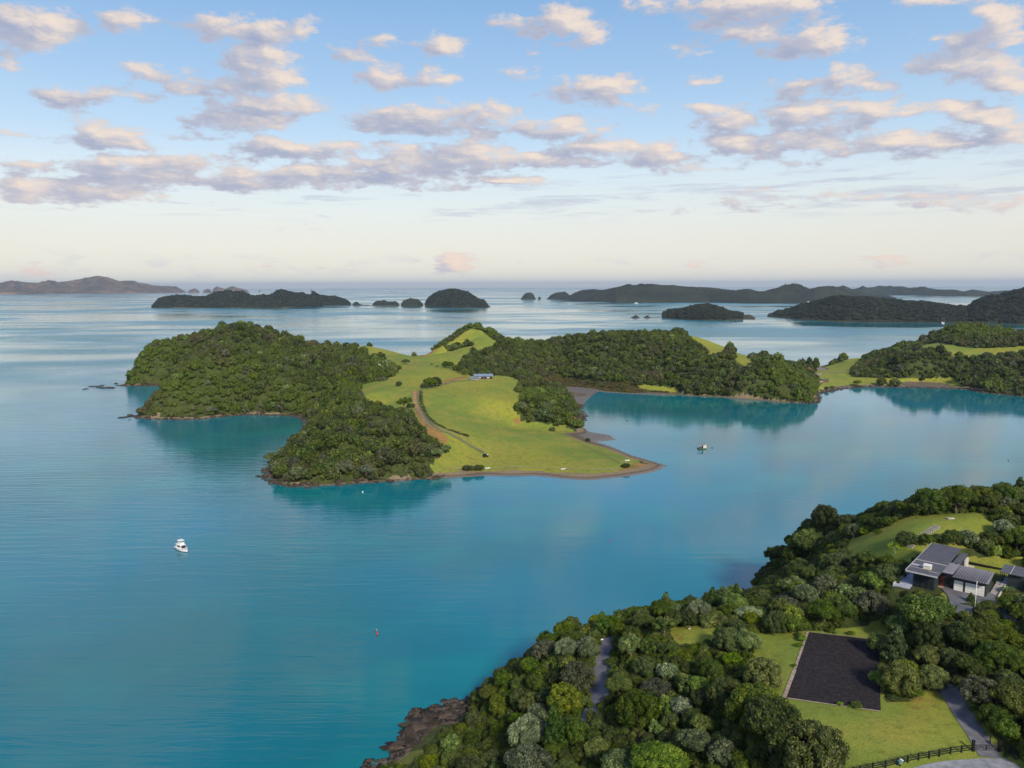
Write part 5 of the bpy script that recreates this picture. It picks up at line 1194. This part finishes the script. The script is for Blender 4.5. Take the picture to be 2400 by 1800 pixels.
# sapling stems, lime sapling, palms
p = NF.hit(1856, 1470); tree(p.x, p.y, p.z, 2.1, 'lime', 'bright lime green sapling with open branches at the top edge of the lawn', name='lime_green_sapling', hz=1.35)
p = NF.hit(1869, 1484); tree(p.x, p.y, p.z, 1.35, 'olive', 'small brown-green lollipop tree on a thin stem just in front of the lime green sapling', name='lollipop_tree', hz=1.5)
p = NF.hit(2337, 1315); tree(p.x, p.y, p.z, 1.0, 'lime', 'slender white stemmed sapling on the back lawn by the retaining wall', name='white_stemmed_sapling', hz=2.0)
for px, py, r in ((1873,1492,.8),(1879,1504,1.0),(1874,1518,.8),(1862,1564,.55),(1945,1484,.8),(1958,1486,.55),(1995,1490,.75),(1968,1655,.6),(2008,1660,1.05),(1990,1659,.4)):
    p = NF.hit(px, py); lab = {1873: 'topmost', 1879: 'second and largest', 1874: 'third', 1862: 'lone lower', 1945: 'wide', 1958: 'small middle', 1995: 'right hand', 1968: 'small dark', 2008: 'big round', 1990: 'tiny'}[px]
    side = 'left edge' if px < 1890 else 'top edge' if py < 1500 else 'bottom edge'
    tree(p.x, p.y, p.z - .1, r, 'bright', f'{lab} bright green shrub on the {side} of the mulch bed', name='bed_shrub', cat='shrub', hz=.8, group='shrubs round the mulch bed')
def fronds(name, px, py, label, n, L_, mat, cat, h=0.0):
    p = NF.hit(px, py); t = empty(name, p, 0, label, cat); rg = random.Random(px)
    if h: MB().bar((0, 0, -.2), (0, 0, h), .12, .09).build('trunk', M['bark'], t)
    for i in range(n):
        a = i * 6.283 / n + rg.uniform(-.2, .2); el = rg.uniform(.35, 1.1); m = MB(); v = []
        for k in range(6):
            s = k / 5; r = L_ * (math.cos(el) * s + .25 * s * s); z = h + L_ * (math.sin(el) * s - .75 * s * s); w_ = .13 * L_ * math.sin(min(1, s * 1.15 + .12) * math.pi) + .01
            c = Vector((r * math.cos(a), r * math.sin(a), z)); d = Vector((-math.sin(a), math.cos(a), 0)) * w_; v += [c - d, c + Vector((0, 0, .03)), c + d]
        f_ = [(3 * k + j, 3 * k + j + 1, 3 * k + j + 4, 3 * k + j + 3) for k in range(5) for j in (0, 1)]
        m.v = [tuple(q) for q in v]; m.f = f_; m.build('frond', mat, t)
FR = simple('frond_green', (.07, .12, .03), .6, .3, .3, 2.0)
fronds('palm_clump', 2362, 1392, 'pale spiky palm beside the ramp and the outbuilding', 14, 2.3, FR, 'palm', 1.0)
fronds('flax_bush', 1630, 1690, 'blue-green spiky flax among the trees left of the lawn', 18, 1.8, simple('flax', (.075, .12, .085), .6, .3, .3, 2), 'flax')
fronds('flax_bush', 1583, 1712, 'grey-green spiky flax lower down among the trees', 18, 1.9, simple('flax_grey', (.09, .12, .08), .6, .3, .3, 2), 'flax')
# power pole on the bluff skyline
p = NF.hit(1973, 1238); t = empty('power_pole', p, 0, 'thin power pole with a cross-arm on the skyline left of the upper lawn', 'power pole'); MB().bar((0, 0, -.3), (0, 0, 4.5), .10, .07).build('pole', M['trim'], t); MB().box(-1.1, 1.1, -.05, .05, 4.0, 4.15).build('crossarm', M['trim'], t)
p = NF.hit(2227, 1217); t = empty('stone_slab', p, .2, 'flat grey stone seat on the crest of the upper lawn', 'stone seat'); MB().box(-1.0, 1.0, -.5, .5, .1, .3).build('seat', M['stone'], t); MB().box(-.8, -.5, -.4, .4, -.1, .1).build('leg', M['stone'], t); MB().box(.5, .8, -.4, .4, -.1, .1).build('leg', M['stone'], t)
p = NF.hit(1615, 1474); t = empty('small_statue', p, .2, 'small dark ornament standing on the crest of the lawn tip by the sea', 'ornament'); MB().box(-.25, .25, -.25, .25, -.1, .3).build('plinth', M['stone'], t); MB().bar((0, 0, .3), (0, 0, .9), .22, .1, 8).build('figure', M['brown'], t)
p = NF.hit(1411, 1500); t = empty('white_rock', p, .2, 'small white rock at the top of the coastal road', 'rock'); 
# rocks ---------------------------------------------------------------------------
def rock_mesh(name, seed, sx, sy, sz, mat=None):
    V, Fc = ICO3; rg = np.random.RandomState(seed); o = rg.uniform(0, 99, 2)
    n = fbm(V[:, 0] * 1.6 + o[0] + V[:, 2] * 2, V[:, 1] * 1.6 + o[1] - V[:, 2], 3, seed) - .5; n2 = fbm(V[:, 0] * 5 + o[0] + V[:, 2] * 4, V[:, 1] * 5 + V[:, 2] * 3, 3, seed) - .5
    W_ = V * (1 + n[:, None] * .9 - np.abs(n2)[:, None] * 1.5 + n2[:, None] * .5) * np.array([sx, sy, sz]); return mesh_np(name, W_, Fc, mat or M['rock'])
add('rock', rock_mesh('rock', 3, .55, .4, .35, M['white']), t)
RK = [rock_mesh('shore_rock', 40 + i, 1, .8, .55) for i in range(6)]
def rock(x, y, z, s, sx, label=None, group=None, i=0, sz=1.0, name='shore_rock'):
    o = add(name, RK[i % 6], None, (x, y, z)); o.scale = (s * sx, s, s * sz); o.rotation_euler = (0, 0, i * 1.7)
    o['label'] = label; o['category'] = 'rock'
    if group: o['group'] = group
    return o
k = 0
for px, py, s, sx, lab in ((940,1752,2.6,1.8,'lowest brown reef rock under the near bluff'),(962,1730,3.6,1.6,'broad brown reef rock beside the lowest one under the near bluff'),(985,1705,3.8,1.6,'large middle rock of the brown reef under the near bluff'),(1010,1688,3.4,1.5,'ridged rock of the brown reef where it meets the shore'),(1040,1677,2.6,1.4,'upper end rock of the brown reef under the near bluff'),(1068,1676,1.6,1.2,'small rock in the gap between reef and bluff'),(973,1690,1.5,1.3,'orange-brown lone rock at the seaward edge of the reef'),(1068,1654,.8,1.2,'tiny rock standing alone in the water beside the bluff'),(1000,1722,3.0,1.5,'inner rock of the brown reef against the bushes'),(975,1752,3.2,1.5,'dark rock at the landward foot of the reef')):
    a = P(px, py, 0); rock(a[0], a[1], .1, s, sx, lab, 'rocks of the brown reef below the bluff', k, .9); k += 1
rgk = random.Random(8)
def shore_rubble(name, f, poly, n, smin, smax, label, cond):
    V, Fc = ICO1; Vs = []; Fs = []; nv = 0; c = 0; it = 0
    xs = [p[0] for p in poly]; ys = [p[1] for p in poly]
    while c < n and it < n * 60:
        it += 1; x = rgk.uniform(min(xs), max(xs)); y = rgk.uniform(min(ys), max(ys)); S = float(f.at(f.S, x, y))
        if not cond(S, x, y): continue
        s = rgk.uniform(smin, smax) * rgk.uniform(.5, 1); z = max(0, float(f.h(x, y)))
        v = V * np.array([s * rgk.uniform(.8, 1.6), s, s * .55]) * (1 + .22 * np.random.RandomState(it % 97).randn(len(V), 1)) + [x, y, z]
        Vs.append(v); Fs.append(Fc + nv); nv += len(v); c += 1
    add(name, mesh_np(name, np.concatenate(Vs), np.concatenate(Fs), M['rock']), kind='stuff', label=label, category='rocks')
shore_rubble('shore_rubble', NF, [(-60, 90), (80, 260)], 900, .3, 1.5, 'broken brown rocks along the foot of the near bluff', lambda S, x, y: -1.5 < S < 3)
shore_rubble('shore_rubble', NF, [P(900,1800)[:2], P(1100,1640)[:2]], 420, .35, 1.5, 'broken brown boulders of the reef below the near bluff', lambda S, x, y: -6 < S < 3 and x > -27 and 158 < y < 196)
def pc(S, x, y):
    if not (-2 < S < 5): return False
    px, py = project(np.array(x), np.array(y), np.array(0.)); return px < 1040 or (px > 1320 and px < 1380 and py < 1000 and py > 950) or px > 1850
shore_rubble('shore_rubble', TF, [(-560, 395), (560, 900)], 2200, .5, 2.2, 'dark rocks along the wooded shores of the peninsula', pc)
for px, py, s, sx, lab in ((200,912,2.2,2.2,'outermost low reef rock off the left tip of the peninsula'),(222,906,3.4,2.4,'second low reef rock off the left tip'),(238,904,2.6,2.0,'reef rock touching the second one off the left tip'),(250,909,4.0,2.6,'long low reef rock nearest the left tip'),(272,899,2.6,2.0,'reef rock just above the long one at the left tip'),(284,903,3.2,2.0,'reef rock joined to the left tip of the peninsula'),(262,910,2.4,1.8,'dark end of the long reef rock'),
    (293,978,3.0,2.6,'low rock spit off the left spur of the peninsula'),(306,974,3.2,1.8,'rock where the low spit joins the left spur'),(303,984,.9,1.2,'tiny rock in front of the low spit'),(608,1117,1.8,1.8,'rock off the foot of the wooded knoll'),(622,1120,2.2,1.7,'rock joining the foot of the wooded knoll'),(617,1089,.6,1.0,'tiny rock beside the overhanging tree of the knoll')):
    a = P(px, py, 0); rock(a[0], a[1], .1, s, sx, lab, 'low reef rocks off the peninsula', k, .55); k += 1
# ------------------------------------------------------------------ boats and buoys
def hull_rings(L_, B, D, n=10, tr=.75):
    out = []
    for i in range(n + 1):
        s = i / n; x = -L_ / 2 + L_ * s; wd = B / 2 * (tr + (1 - tr) * min(1, s * 3)) * (1 - max(0, (s - .45) / .55) ** 2.2) + .02; sh = D * (1 + .35 * s * s)
        out.append([(x, -wd, sh), (x, -wd * .92, .15), (x, -wd * .45 * (1 - s * .5), -.35), (x, wd * .45 * (1 - s * .5), -.35), (x, wd * .92, .15), (x, wd, sh)])
    return out
def launch():
    a = P(425, 1291, 0); t = empty('motor_launch', (a[0], a[1] + 1.0, 0), math.radians(-40), 'white motor launch with tall flybridge moored alone on the left', 'boat')
    MB().loft(hull_rings(9.0, 3.3, .85)).build('hull', M['hull'], t)
    r = hull_rings(9.04, 3.36, .22); 
    MB().loft([[(x, y, z if z < .2 else .2) for x, y, z in q] for q in r]).build('boot_stripe', M['boot'], t)
    MB().loft([[(x * .99, y * .96, .9 + .30 * ((x + 4.5) / 9) ** 2) for x, y in ((q[0][0], q[0][1]), (q[0][0], q[5][1]))] + [(q[0][0] * .99, q[5][1] * .96, .98 + .30 * ((q[0][0] + 4.5) / 9) ** 2), (q[0][0] * .99, q[0][1] * .96, .98 + .30 * ((q[0][0] + 4.5) / 9) ** 2)] for q in hull_rings(9.0, 3.3, .85)]).build('deck', M['white'], t)
    MB().hexa([(-2.6, -1.3, .9), (1.7, -1.15, .9), (1.7, 1.15, .9), (-2.6, 1.3, .9), (-2.4, -1.15, 2.25), (.5, -1.0, 2.25), (.5, 1.0, 2.25), (-2.4, 1.15, 2.25)]).build('cabin', M['white'], t)
    MB().hexa([(1.3, -.95, 1.25), (1.62, -.95, 1.25), (1.62, .95, 1.25), (1.3, .95, 1.25), (.55, -.85, 2.05), (.85, -.85, 2.05), (.85, .85, 2.05), (.55, .85, 2.05)]).build('windscreen', M['glass'], t)
    for s in (-1, 1): MB().hexa([(-1.9, s * 1.18, 1.45), (.7, s * 1.08, 1.45), (.7, s * 1.17, 1.45), (-1.9, s * 1.27, 1.45), (-1.8, s * 1.1, 2.0), (.3, s * 1.0, 2.0), (.3, s * 1.09, 2.0), (-1.8, s * 1.19, 2.0)]).build('window', M['glass'], t)
    MB().hexa([(-3.4, -1.35, 2.26), (.9, -1.2, 2.26), (.9, 1.2, 2.26), (-3.4, 1.35, 2.26), (-3.4, -1.35, 2.36), (.9, -1.2, 2.36), (.9, 1.2, 2.36), (-3.4, 1.35, 2.36)]).build('bridge_deck', M['white'], t)
    MB().hexa([(-1.9, -1.0, 2.37), (.4, -.9, 2.37), (.4, .9, 2.37), (-1.9, 1.0, 2.37), (-1.9, -1.05, 3.1), (.1, -.95, 3.1), (.1, .95, 3.1), (-1.9, 1.05, 3.1)]).build('flybridge', M['white'], t)
    for x in (-1.8, .0):
        for s in (-1, 1): MB().bar((x, s * .95, 3.1), (x, s * .95, 4.1), .04).build('canopy_post', M['trim'], t)
    MB().hexa([(-2.2, -1.1, 4.1), (.4, -1.05, 4.1), (.4, 1.05, 4.1), (-2.2, 1.1, 4.1), (-2.0, -.95, 4.25), (.2, -.9, 4.25), (.2, .9, 4.25), (-2.0, .95, 4.25)]).build('canopy', M['white'], t)
    MB().bar((3.9, -.5, 1.2), (4.4, 0, 1.75), .03).bar((3.9, .5, 1.2), (4.4, 0, 1.75), .03).bar((1.8, -1.3, 1.7), (4.4, 0, 1.75), .025).bar((1.8, 1.3, 1.7), (4.4, 0, 1.75), .025).bar((1.8, -1.3, .9), (1.8, -1.3, 1.7), .025).bar((1.8, 1.3, .9), (1.8, 1.3, 1.7), .025).build('bow_rail', M['trim'], t)
    MB().bar((-1.6, 0, 4.25), (-1.9, 0, 6.0), .025, .015).build('aerial', M['trim'], t)
    MB().box(3.0, 3.6, -.2, .2, 1.1, 1.35).build('anchor_buoy', M['redbuoy'], t)
launch()
def barge():
    a = P(1646, 1053, 0); t = empty('work_barge', (a[0], a[1] + 1, 0), .12, 'small olive work barge with cream cabin and open frame moored in the bay', 'barge')
    MB().hexa([(-2.7, -1.3, -.3), (2.6, -1.3, -.3), (2.6, 1.3, -.3), (-2.7, 1.3, -.3), (-2.9, -1.4, .75), (2.8, -1.4, .75), (2.8, 1.4, .75), (-2.9, 1.4, .75)]).build('hull', M['olivehull'], t)
    MB().box(.45, 2.7, -1.25, 1.25, .76, 3.0).build('cabin', M['cream'], t); MB().box(.0, .4, -.4, .3, .76, 2.0).build('console', M['black'], t)
    MB().box(.40, .44, -.9, -.3, .9, 2.5).build('door', M['black'], t); MB().box(1.2, 2.1, -1.30, -1.26, 1.7, 2.4).build('window', M['trim'], t)
    for s in (-1, 1): MB().bar((-2.7, s * 1.25, .7), (-2.7, s * 1.25, 3.1), .07).build('post', M['trim'], t)
    MB().box(-2.9, 2.9, -1.4, 1.4, 3.02, 3.14).build('roof', M['roof2'], t); MB().box(-1.9, -1.0, -.5, .5, .76, 1.3).build('engine_box', M['black'], t)
    MB().bar((1.6, 0, 3.1), (1.6, 0, 5.2), .03, .02).build('aerial', M['black'], t)
barge()
def buoy(px, py, r, mat, name, label, h=0.0):
    a = P(px, py, 0); t = empty(name, (a[0], a[1], 0), 0, label, 'buoy'); m = MB(); rings = []
    for i in range(7):
        th = -math.pi / 2 + math.pi * i / 6; rings.append([(r * max(.05, math.cos(th)) * math.cos(k * .785), r * max(.05, math.cos(th)) * math.sin(k * .785), r * .6 + r * math.sin(th) * .9) for k in range(8)])
    m.loft(rings).build('float', mat, t, True)
    if h: MB().bar((0, 0, r), (-.15, 0, h), r * .55, .05, 8).build('mast', mat, t); MB().box(-.3, .0, -.02, .02, h - .3, h + .1).build('topmark', M['trim'], t)
    return t
buoy(884, 1487, .42, M['redbuoy'], 'marker_buoy', 'leaning red marker buoy alone in the turquoise water', 1.7)
buoy(850, 1154, .45, M['white'], 'mooring_buoy', 'small white mooring buoy below the wooded knoll')
buoy(1669, 1050, .4, M['black'], 'mooring_buoy', 'small dark mooring buoy to the right of the barge')
buoy(1427, 1269, .35, M['redbuoy'], 'mooring_buoy', 'tiny reddish buoy in the middle of the bay')
buoy(1470, 987, .45, M['black'], 'mooring_buoy', 'tiny dark float in the inner bay near the mudflat')
buoy(2363, 1080, .35, M['black'], 'mooring_buoy', 'tiny dark float near the right edge of the bay')
# small far craft
def small_boat(px, py, L_, label, mast=0, rz=.3, name='far_boat'):
    a = P(px, py, 0); t = empty(name, (a[0], a[1], 0), rz, label, 'boat')
    MB().loft(hull_rings(L_, L_ * .3, L_ * .09)).build('hull', M['hull'], t); MB().hexa([(-L_ * .2, -L_ * .1, L_ * .09), (L_ * .2, -L_ * .08, L_ * .09), (L_ * .2, L_ * .08, L_ * .09), (-L_ * .2, L_ * .1, L_ * .09), (-L_ * .17, -L_ * .08, L_ * .2), (L_ * .12, -L_ * .07, L_ * .2), (L_ * .12, L_ * .07, L_ * .2), (-L_ * .17, L_ * .08, L_ * .2)]).build('cabin', M['white'], t)
    if mast: MB().bar((L_ * .05, 0, L_ * .1), (L_ * .05, 0, mast), .16, .1).build('mast', M['trim'], t)
small_boat(1491, 711, 26, 'white ferry below the long dark island', 0, .1)
small_boat(1894, 708, 22, 'white boat in the gap between the far islands', 14, .2)
small_boat(2208, 757, 13, 'left one of two moored yachts off the right hand headland', 17, 1.2)
small_boat(2212, 758, 13, 'right one of two moored yachts off the right hand headland', 15, 1.0)
# ------------------------------------------------------------------ peninsula buildings and single trees
def cottage():
    p = TF.hit(1133, 888); t = empty('farm_house', p, .05, 'long low farmhouse with blue-grey roof at the top of the paddock', 'house')
    MB().box(-8, 8, -3, 3, -.5, 2.6).build('wall', M['brown'], t)
    for x in (-7.2, -4.6, 3.2): MB().box(x, x + 2.2, -3.06, -3.02, 1.0, 2.2).build('window', M['cream'], t)
    for x in (-2.0, .6, 6.2): MB().box(x, x + 1.5, -3.06, -3.02, .1, 2.1).build('door', M['glass'], t)
    MB().hexa([(-8.8, -4, 2.6), (8.8, -4, 2.6), (8.8, 4, 2.6), (-8.8, 4, 2.6), (-8.8, -.3, 4.6), (8.8, -.3, 4.6), (8.8, .3, 4.6), (-8.8, .3, 4.6)]).build('roof', M['blue'], t)
    MB().box(-8.5, 8.5, -4.6, -3.1, -.6, .15).build('deck', M['wood'], t)
    q = TF.hit(1112, 890); s = empty('farm_shed', q, .1, 'low grey-blue shed just left of the farmhouse', 'shed'); MB().box(-4, 4, -2.4, 2.4, -.4, 1.6).build('wall', M['roof2'], s); MB().hexa([(-4.4, -2.8, 1.6), (4.4, -2.8, 1.6), (4.4, 2.8, 1.6), (-4.4, 2.8, 1.6), (-4.4, -2.8, 1.7), (4.4, -2.8, 1.7), (4.4, 2.8, 2.4), (-4.4, 2.8, 2.4)]).build('roof', M['blue'], s)
cottage()
p = TF.hit(1885, 868) or Vector((360, 850, 6)); p = Vector(G(1886, 860, 8)); p.z = float(TF.h(p.x, p.y)); t = empty('red_roofed_house', p, .1, 'small red roofed house half hidden behind the wooded hill by the isthmus', 'house'); MB().box(-5, 5, -3, 3, -1, 4.5).build('wall', M['cream'], t); MB().hexa([(-5.8, -3.8, 4.5), (5.8, -3.8, 4.5), (5.8, 3.8, 4.5), (-5.8, 3.8, 4.5), (-5.8, -.2, 6.5), (5.8, -.2, 6.5), (5.8, .2, 6.5), (-5.8, .2, 6.5)]).build('roof', M['redroof'], t)
for px, py, lab in ((1932,895,'brown roofed shed at the left end of the isthmus paddock'),(1918,900,'small tan shed below the brown roofed shed')):
    p = TF.hit(px, py); t = empty('farm_shed', p, .2, lab, 'shed'); MB().box(-4, 4, -2, 2, -.4, 2.2).build('wall', M['brown'], t); MB().hexa([(-4.3, -2.4, 2.2), (4.3, -2.4, 2.2), (4.3, 2.4, 2.2), (-4.3, 2.4, 2.2), (-4.3, -.2, 3.4), (4.3, -.2, 3.4), (4.3, .2, 3.4), (-4.3, .2, 3.4)]).build('roof', M['roof'] if px > 1925 else M['edge'], t)
p = TF.hit(1902, 878); t = empty('white_van', p, .3, 'white van parked at the end of the isthmus road', 'van'); MB().box(-2.2, 2.2, -.9, .9, .4, 2.1).build('body', M['white'], t); MB().box(2.2, 2.9, -.85, .85, .4, 1.3).build('bonnet', M['white'], t)
for x in (-1.4, 1.9):
    for s in (-1, 1): MB().bar((x, s * .8, .38), (x, s * .95, .38), .36, .36, 10).build('wheel', M['black'], t)
p = TF.hit(1138, 1071); t = empty('farm_vehicle', p, .5, 'small dark farm vehicle standing alone on the lower paddock', 'vehicle')
MB().box(-1.8, 1.8, -.8, .8, .5, 1.2).build('body', M['black'], t); MB().hexa([(-1.5, -.75, 1.2), (.6, -.75, 1.2), (.6, .75, 1.2), (-1.5, .75, 1.2), (-1.3, -.7, 2.1), (.3, -.7, 2.1), (.3, .7, 2.1), (-1.3, .7, 2.1)]).build('cab', M['black'], t); MB().box(.8, 1.9, -.7, .7, 1.2, 1.35).build('tray', M['white'], t)
for x in (-1.2, 1.2):
    for s in (-1, 1): MB().bar((x, s * .7, .42), (x, s * .95, .42), .42, .42, 10).build('wheel', M['black'], t)
for px, py, lab in ((1143,1098,'white dinghy at the left end of the beach'),(1321,1100,'white dinghy hauled up midway along the beach grass'),(1470,1080,'pale dinghy on the spit behind the lone bush')):
    p = TF.hit(px, py); t = empty('beached_dinghy', p, .4, lab, 'dinghy'); MB().loft(hull_rings(3.4, 1.4, .45, 6)).build('hull', M['white'], t); MB().box(-.3, 0, -.5, .5, .3, .36).build('seat', M['wood'], t)
LONE = [(951,857-3,5,'dark','lone tree on the far left ridge of the paddock'),
 (1008,908,6.5,'dark','dark spreading tree at the bend of the farm track'),(1020,905,5.5,'dark','right half of the dark spreading clump at the track bend'),(996,909,4.0,'dark','small dark tree at the left of the track bend clump'),
 (1045,862,5,'dark','dark tree left of the farmhouse, first of the row'),(1056,864,5,'dark','second tree in the row left of the farmhouse'),(1068,869,5,'olive','third tree in the row left of the farmhouse'),(1080,874,5.5,'dark','large tree of the row beside the farmhouse'),(1090,878,4.5,'olive','tree touching the farmhouse shed'),
 (935,905,2.6,'dark','small round bush on the pale slope above the knoll'),(948,962,6,'flat','wide flat topped tree on the crest of the knoll beside the track'),(965,966,4,'flat','smaller flat topped tree next to the track'),
 (1304,999,2.6,'dark','upper one of two dark round shrubs on the flat paddock'),(1295,1010,2.2,'dark','lower one of two dark round shrubs on the flat paddock'),(1467,1096,2.4,'dark','lone dark bush near the tip of the spit'),(1377,1035,1.6,'dark','tiny bush at the edge of the mud by the spit'),
 (2010,905,5.5,'olive','left one of three rounded trees on the isthmus shore'),(2066,904,6.0,'olive','middle one of three rounded trees on the isthmus shore'),(2096,905,6.0,'olive','right one of three rounded trees on the isthmus shore'),(2013,910,2.4,'dark','dark bush at the foot of the left shore tree'),(2085,906,2.2,'dark','small bush between the two right shore trees'),(1950,911,2.2,'dark','first small shrub on the isthmus shore'),(1938,914,2.2,'dark','second small shrub on the isthmus shore'),
 (828,819,5.0,'dark','dark tall tree at the right end of the ridge row'),(1012,855,1.2,'dark','left one of two tiny shrubs on the saddle'),(1024,861,1.6,'dark','right one of two tiny shrubs on the saddle'),
 (1354,978,4.5,'silver','grey-green tree overhanging the clay bank by the mudflat'),(640,1085,6.0,'silver','grey-green tree overhanging the water at the left foot of the knoll'),(660,1118,5.5,'olive','bushy tree at the left corner of the knoll shore'),(700,1120,5.5,'silver','grey olive tree on the shore of the knoll'),(738,1122,4.5,'olive','round tree low on the front of the knoll'),(860,1118,5.5,'silver','rounded grey-green tree on the knoll shore, right of the centre'),(905,1085,7.0,'grey','big bare-looking grey tree on the front of the knoll'),(808,1108,6.0,'grey','grey-brown tree low in the middle of the knoll'),(497,972,5.5,'silver','grey tree on the beach under the left spur'),(512,966,5.0,'dark','dark tree beside the grey tree under the left spur'),(1045,1062,4.5,'pale','pale flowering tree at the right foot of the knoll'),(1025,1075,4.5,'pale','pale tree above the beach at the right foot of the knoll')]
for px, py, r, kd, lab in LONE:
    p = TF.hit(px, py)
    if p is None: print('miss', lab); continue
    tree(p.x, p.y, p.z - .3, r, kd, lab, cat='tree' if r > 2.8 else 'shrub', name=None if r > 2.8 else 'round_shrub', hz=.9)
p = TF.hit(1105, 1102)
for i, x in enumerate((0, 4, 8, 12, 16)):
    q = TF.hit(1094 + i * 8, 1103 - .2 * i); tree(q.x, q.y, q.z - .2, 2.6, 'grey' if i % 2 else 'olive', 'rounded brown-green shrub in the short hedge above the beach', name='hedge_shrub', cat='shrub', hz=.8, group='shrubs of the beach hedge')
# the two tall trees by the isthmus and the norfolk pines
for px, lab in ((1899, 'left one of two tall round crowned trees on the isthmus skyline'), (1912, 'right one of two tall round crowned trees on the isthmus skyline')):
    a = G(px, 925, 6); z = float(TF.h(a[0], a[1])); tree(a[0], a[1], z, 4.3, 'dark', lab, name='tall_tree', hz=2.6, var=0)
    for o in list(COL.objects)[-1:]: pass
for i, (px, top) in enumerate(((1841, 664.5), (1858, 663.5), (1864, 663), (1869, 665), (1890, 672))):
    b = G(px, 6200, 90); zt = PY(px, top, 6200)[2]; t = empty('ridge_pine', (b[0], 6200, zt - 42), 0, ['tall pine at the left of the far ridge row', 'second tall pine of the far ridge row', 'tallest pine of the far ridge row', 'fourth pine of the far ridge row', 'lone pine right of the far ridge row'][i], 'pine'); t.scale = (11, 11, 17)
    add('crown', KIND['conifer'][i % 2], t); add('trunk', TRK[0], t)
# fence lines and hedges of the paddocks: posts joined, too small to pick apart
def far_fence(pts, label, off=0):
    L_ = smoothline(far_w(*pts), 4.0); a = L_[0]; z0 = float(TF.h(a.x, a.y)); t = empty('farm_fence', (a.x, a.y, z0), 0, label, 'fence'); m = MB(); r = MB()
    for i, p in enumerate(L_):
        z = float(TF.h(p.x, p.y)) - z0; m.box(p.x - a.x - .09, p.x - a.x + .09, p.y - a.y - .09, p.y - a.y + .09, z - .2, z + 1.3)
        if i: 
            for hh in (.5, .9, 1.2): r.bar((L_[i - 1].x - a.x, L_[i - 1].y - a.y, zp + hh), (p.x - a.x, p.y - a.y, z + hh), .04, .04, 4)
        zp = z
    m.build('posts', M['wood'], t, kind='stuff'); r.build('wires', M['wood'], t, kind='stuff')
far_fence([(1040,1103),(1120,1103),(1247,1098),(1330,1101),(1420,1103),(1450,1100)], 'straight wire fence between the paddock and the beach')
far_fence([(1300,1012),(1340,1030),(1380,1052),(1420,1070),(1455,1088)], 'wire fence running down the right side of the paddock to the spit')
far_fence([(1000,978),(1015,995),(1045,1010),(1080,1023),(1110,1032)], 'hedge-lined fence on the upper side of the farm track')
far_fence([(975,958),(1005,1000),(1040,1012),(1080,1035),(1110,1050),(1134,1058)], 'fence on the lower side of the farm track')
far_fence([(938,875),(960,860),(975,850),(972,845)], 'fence climbing the pale slope towards the saddle')
far_fence([(1937,894),(1975,896),(2010,897)], 'fence across the isthmus paddock')
def hedge(pts, r, label):
    L_ = smoothline(far_w(*pts), r * 1.1); rg = random.Random(2)
    canopy('track_hedge', [(p.x + rg.uniform(-.6, .6), p.y + rg.uniform(-.6, .6), float(TF.h(p.x, p.y)) - .2, r * rg.uniform(.6, 1.2), .9) for p in L_], TFAR, label=label, category='hedge')
hedge([(987,920),(986,935),(991,955),(1003,978),(1015,990),(1040,1004),(1068,1014),(1095,1023)], 1.0, 'thin dark hedge on the inner side of the farm track')
hedge([(1186,878),(1205,884),(1222,890),(1240,895)], 3.6, 'dark hedge joining the farmhouse to the wooded clump')
hedge([(690,806),(720,808),(745,809),(770,812),(800,814),(825,815)], 3.4, 'row of dark trees along the skyline of the left ridge')

# ------------------------------------------------------------------ haze
def haze():
    m = bpy.data.materials.new('haze_air'); m.use_nodes = True; nt = m.node_tree; nt.nodes.clear()
    o = nt.nodes.new('ShaderNodeOutputMaterial'); v = nt.nodes.new('ShaderNodeVolumePrincipled')
    v.inputs['Color'].default_value = (.62, .79, 1.0, 1); v.inputs['Density'].default_value = 3.0e-5; v.inputs['Anisotropy'].default_value = .2
    nt.links.new(v.outputs[0], o.inputs['Volume'])
    MB().box(-43000, 43000, -43000, 43000, -5, 290).build('haze', m, kind='stuff', label='thin blue sea haze', category='haze')
haze()
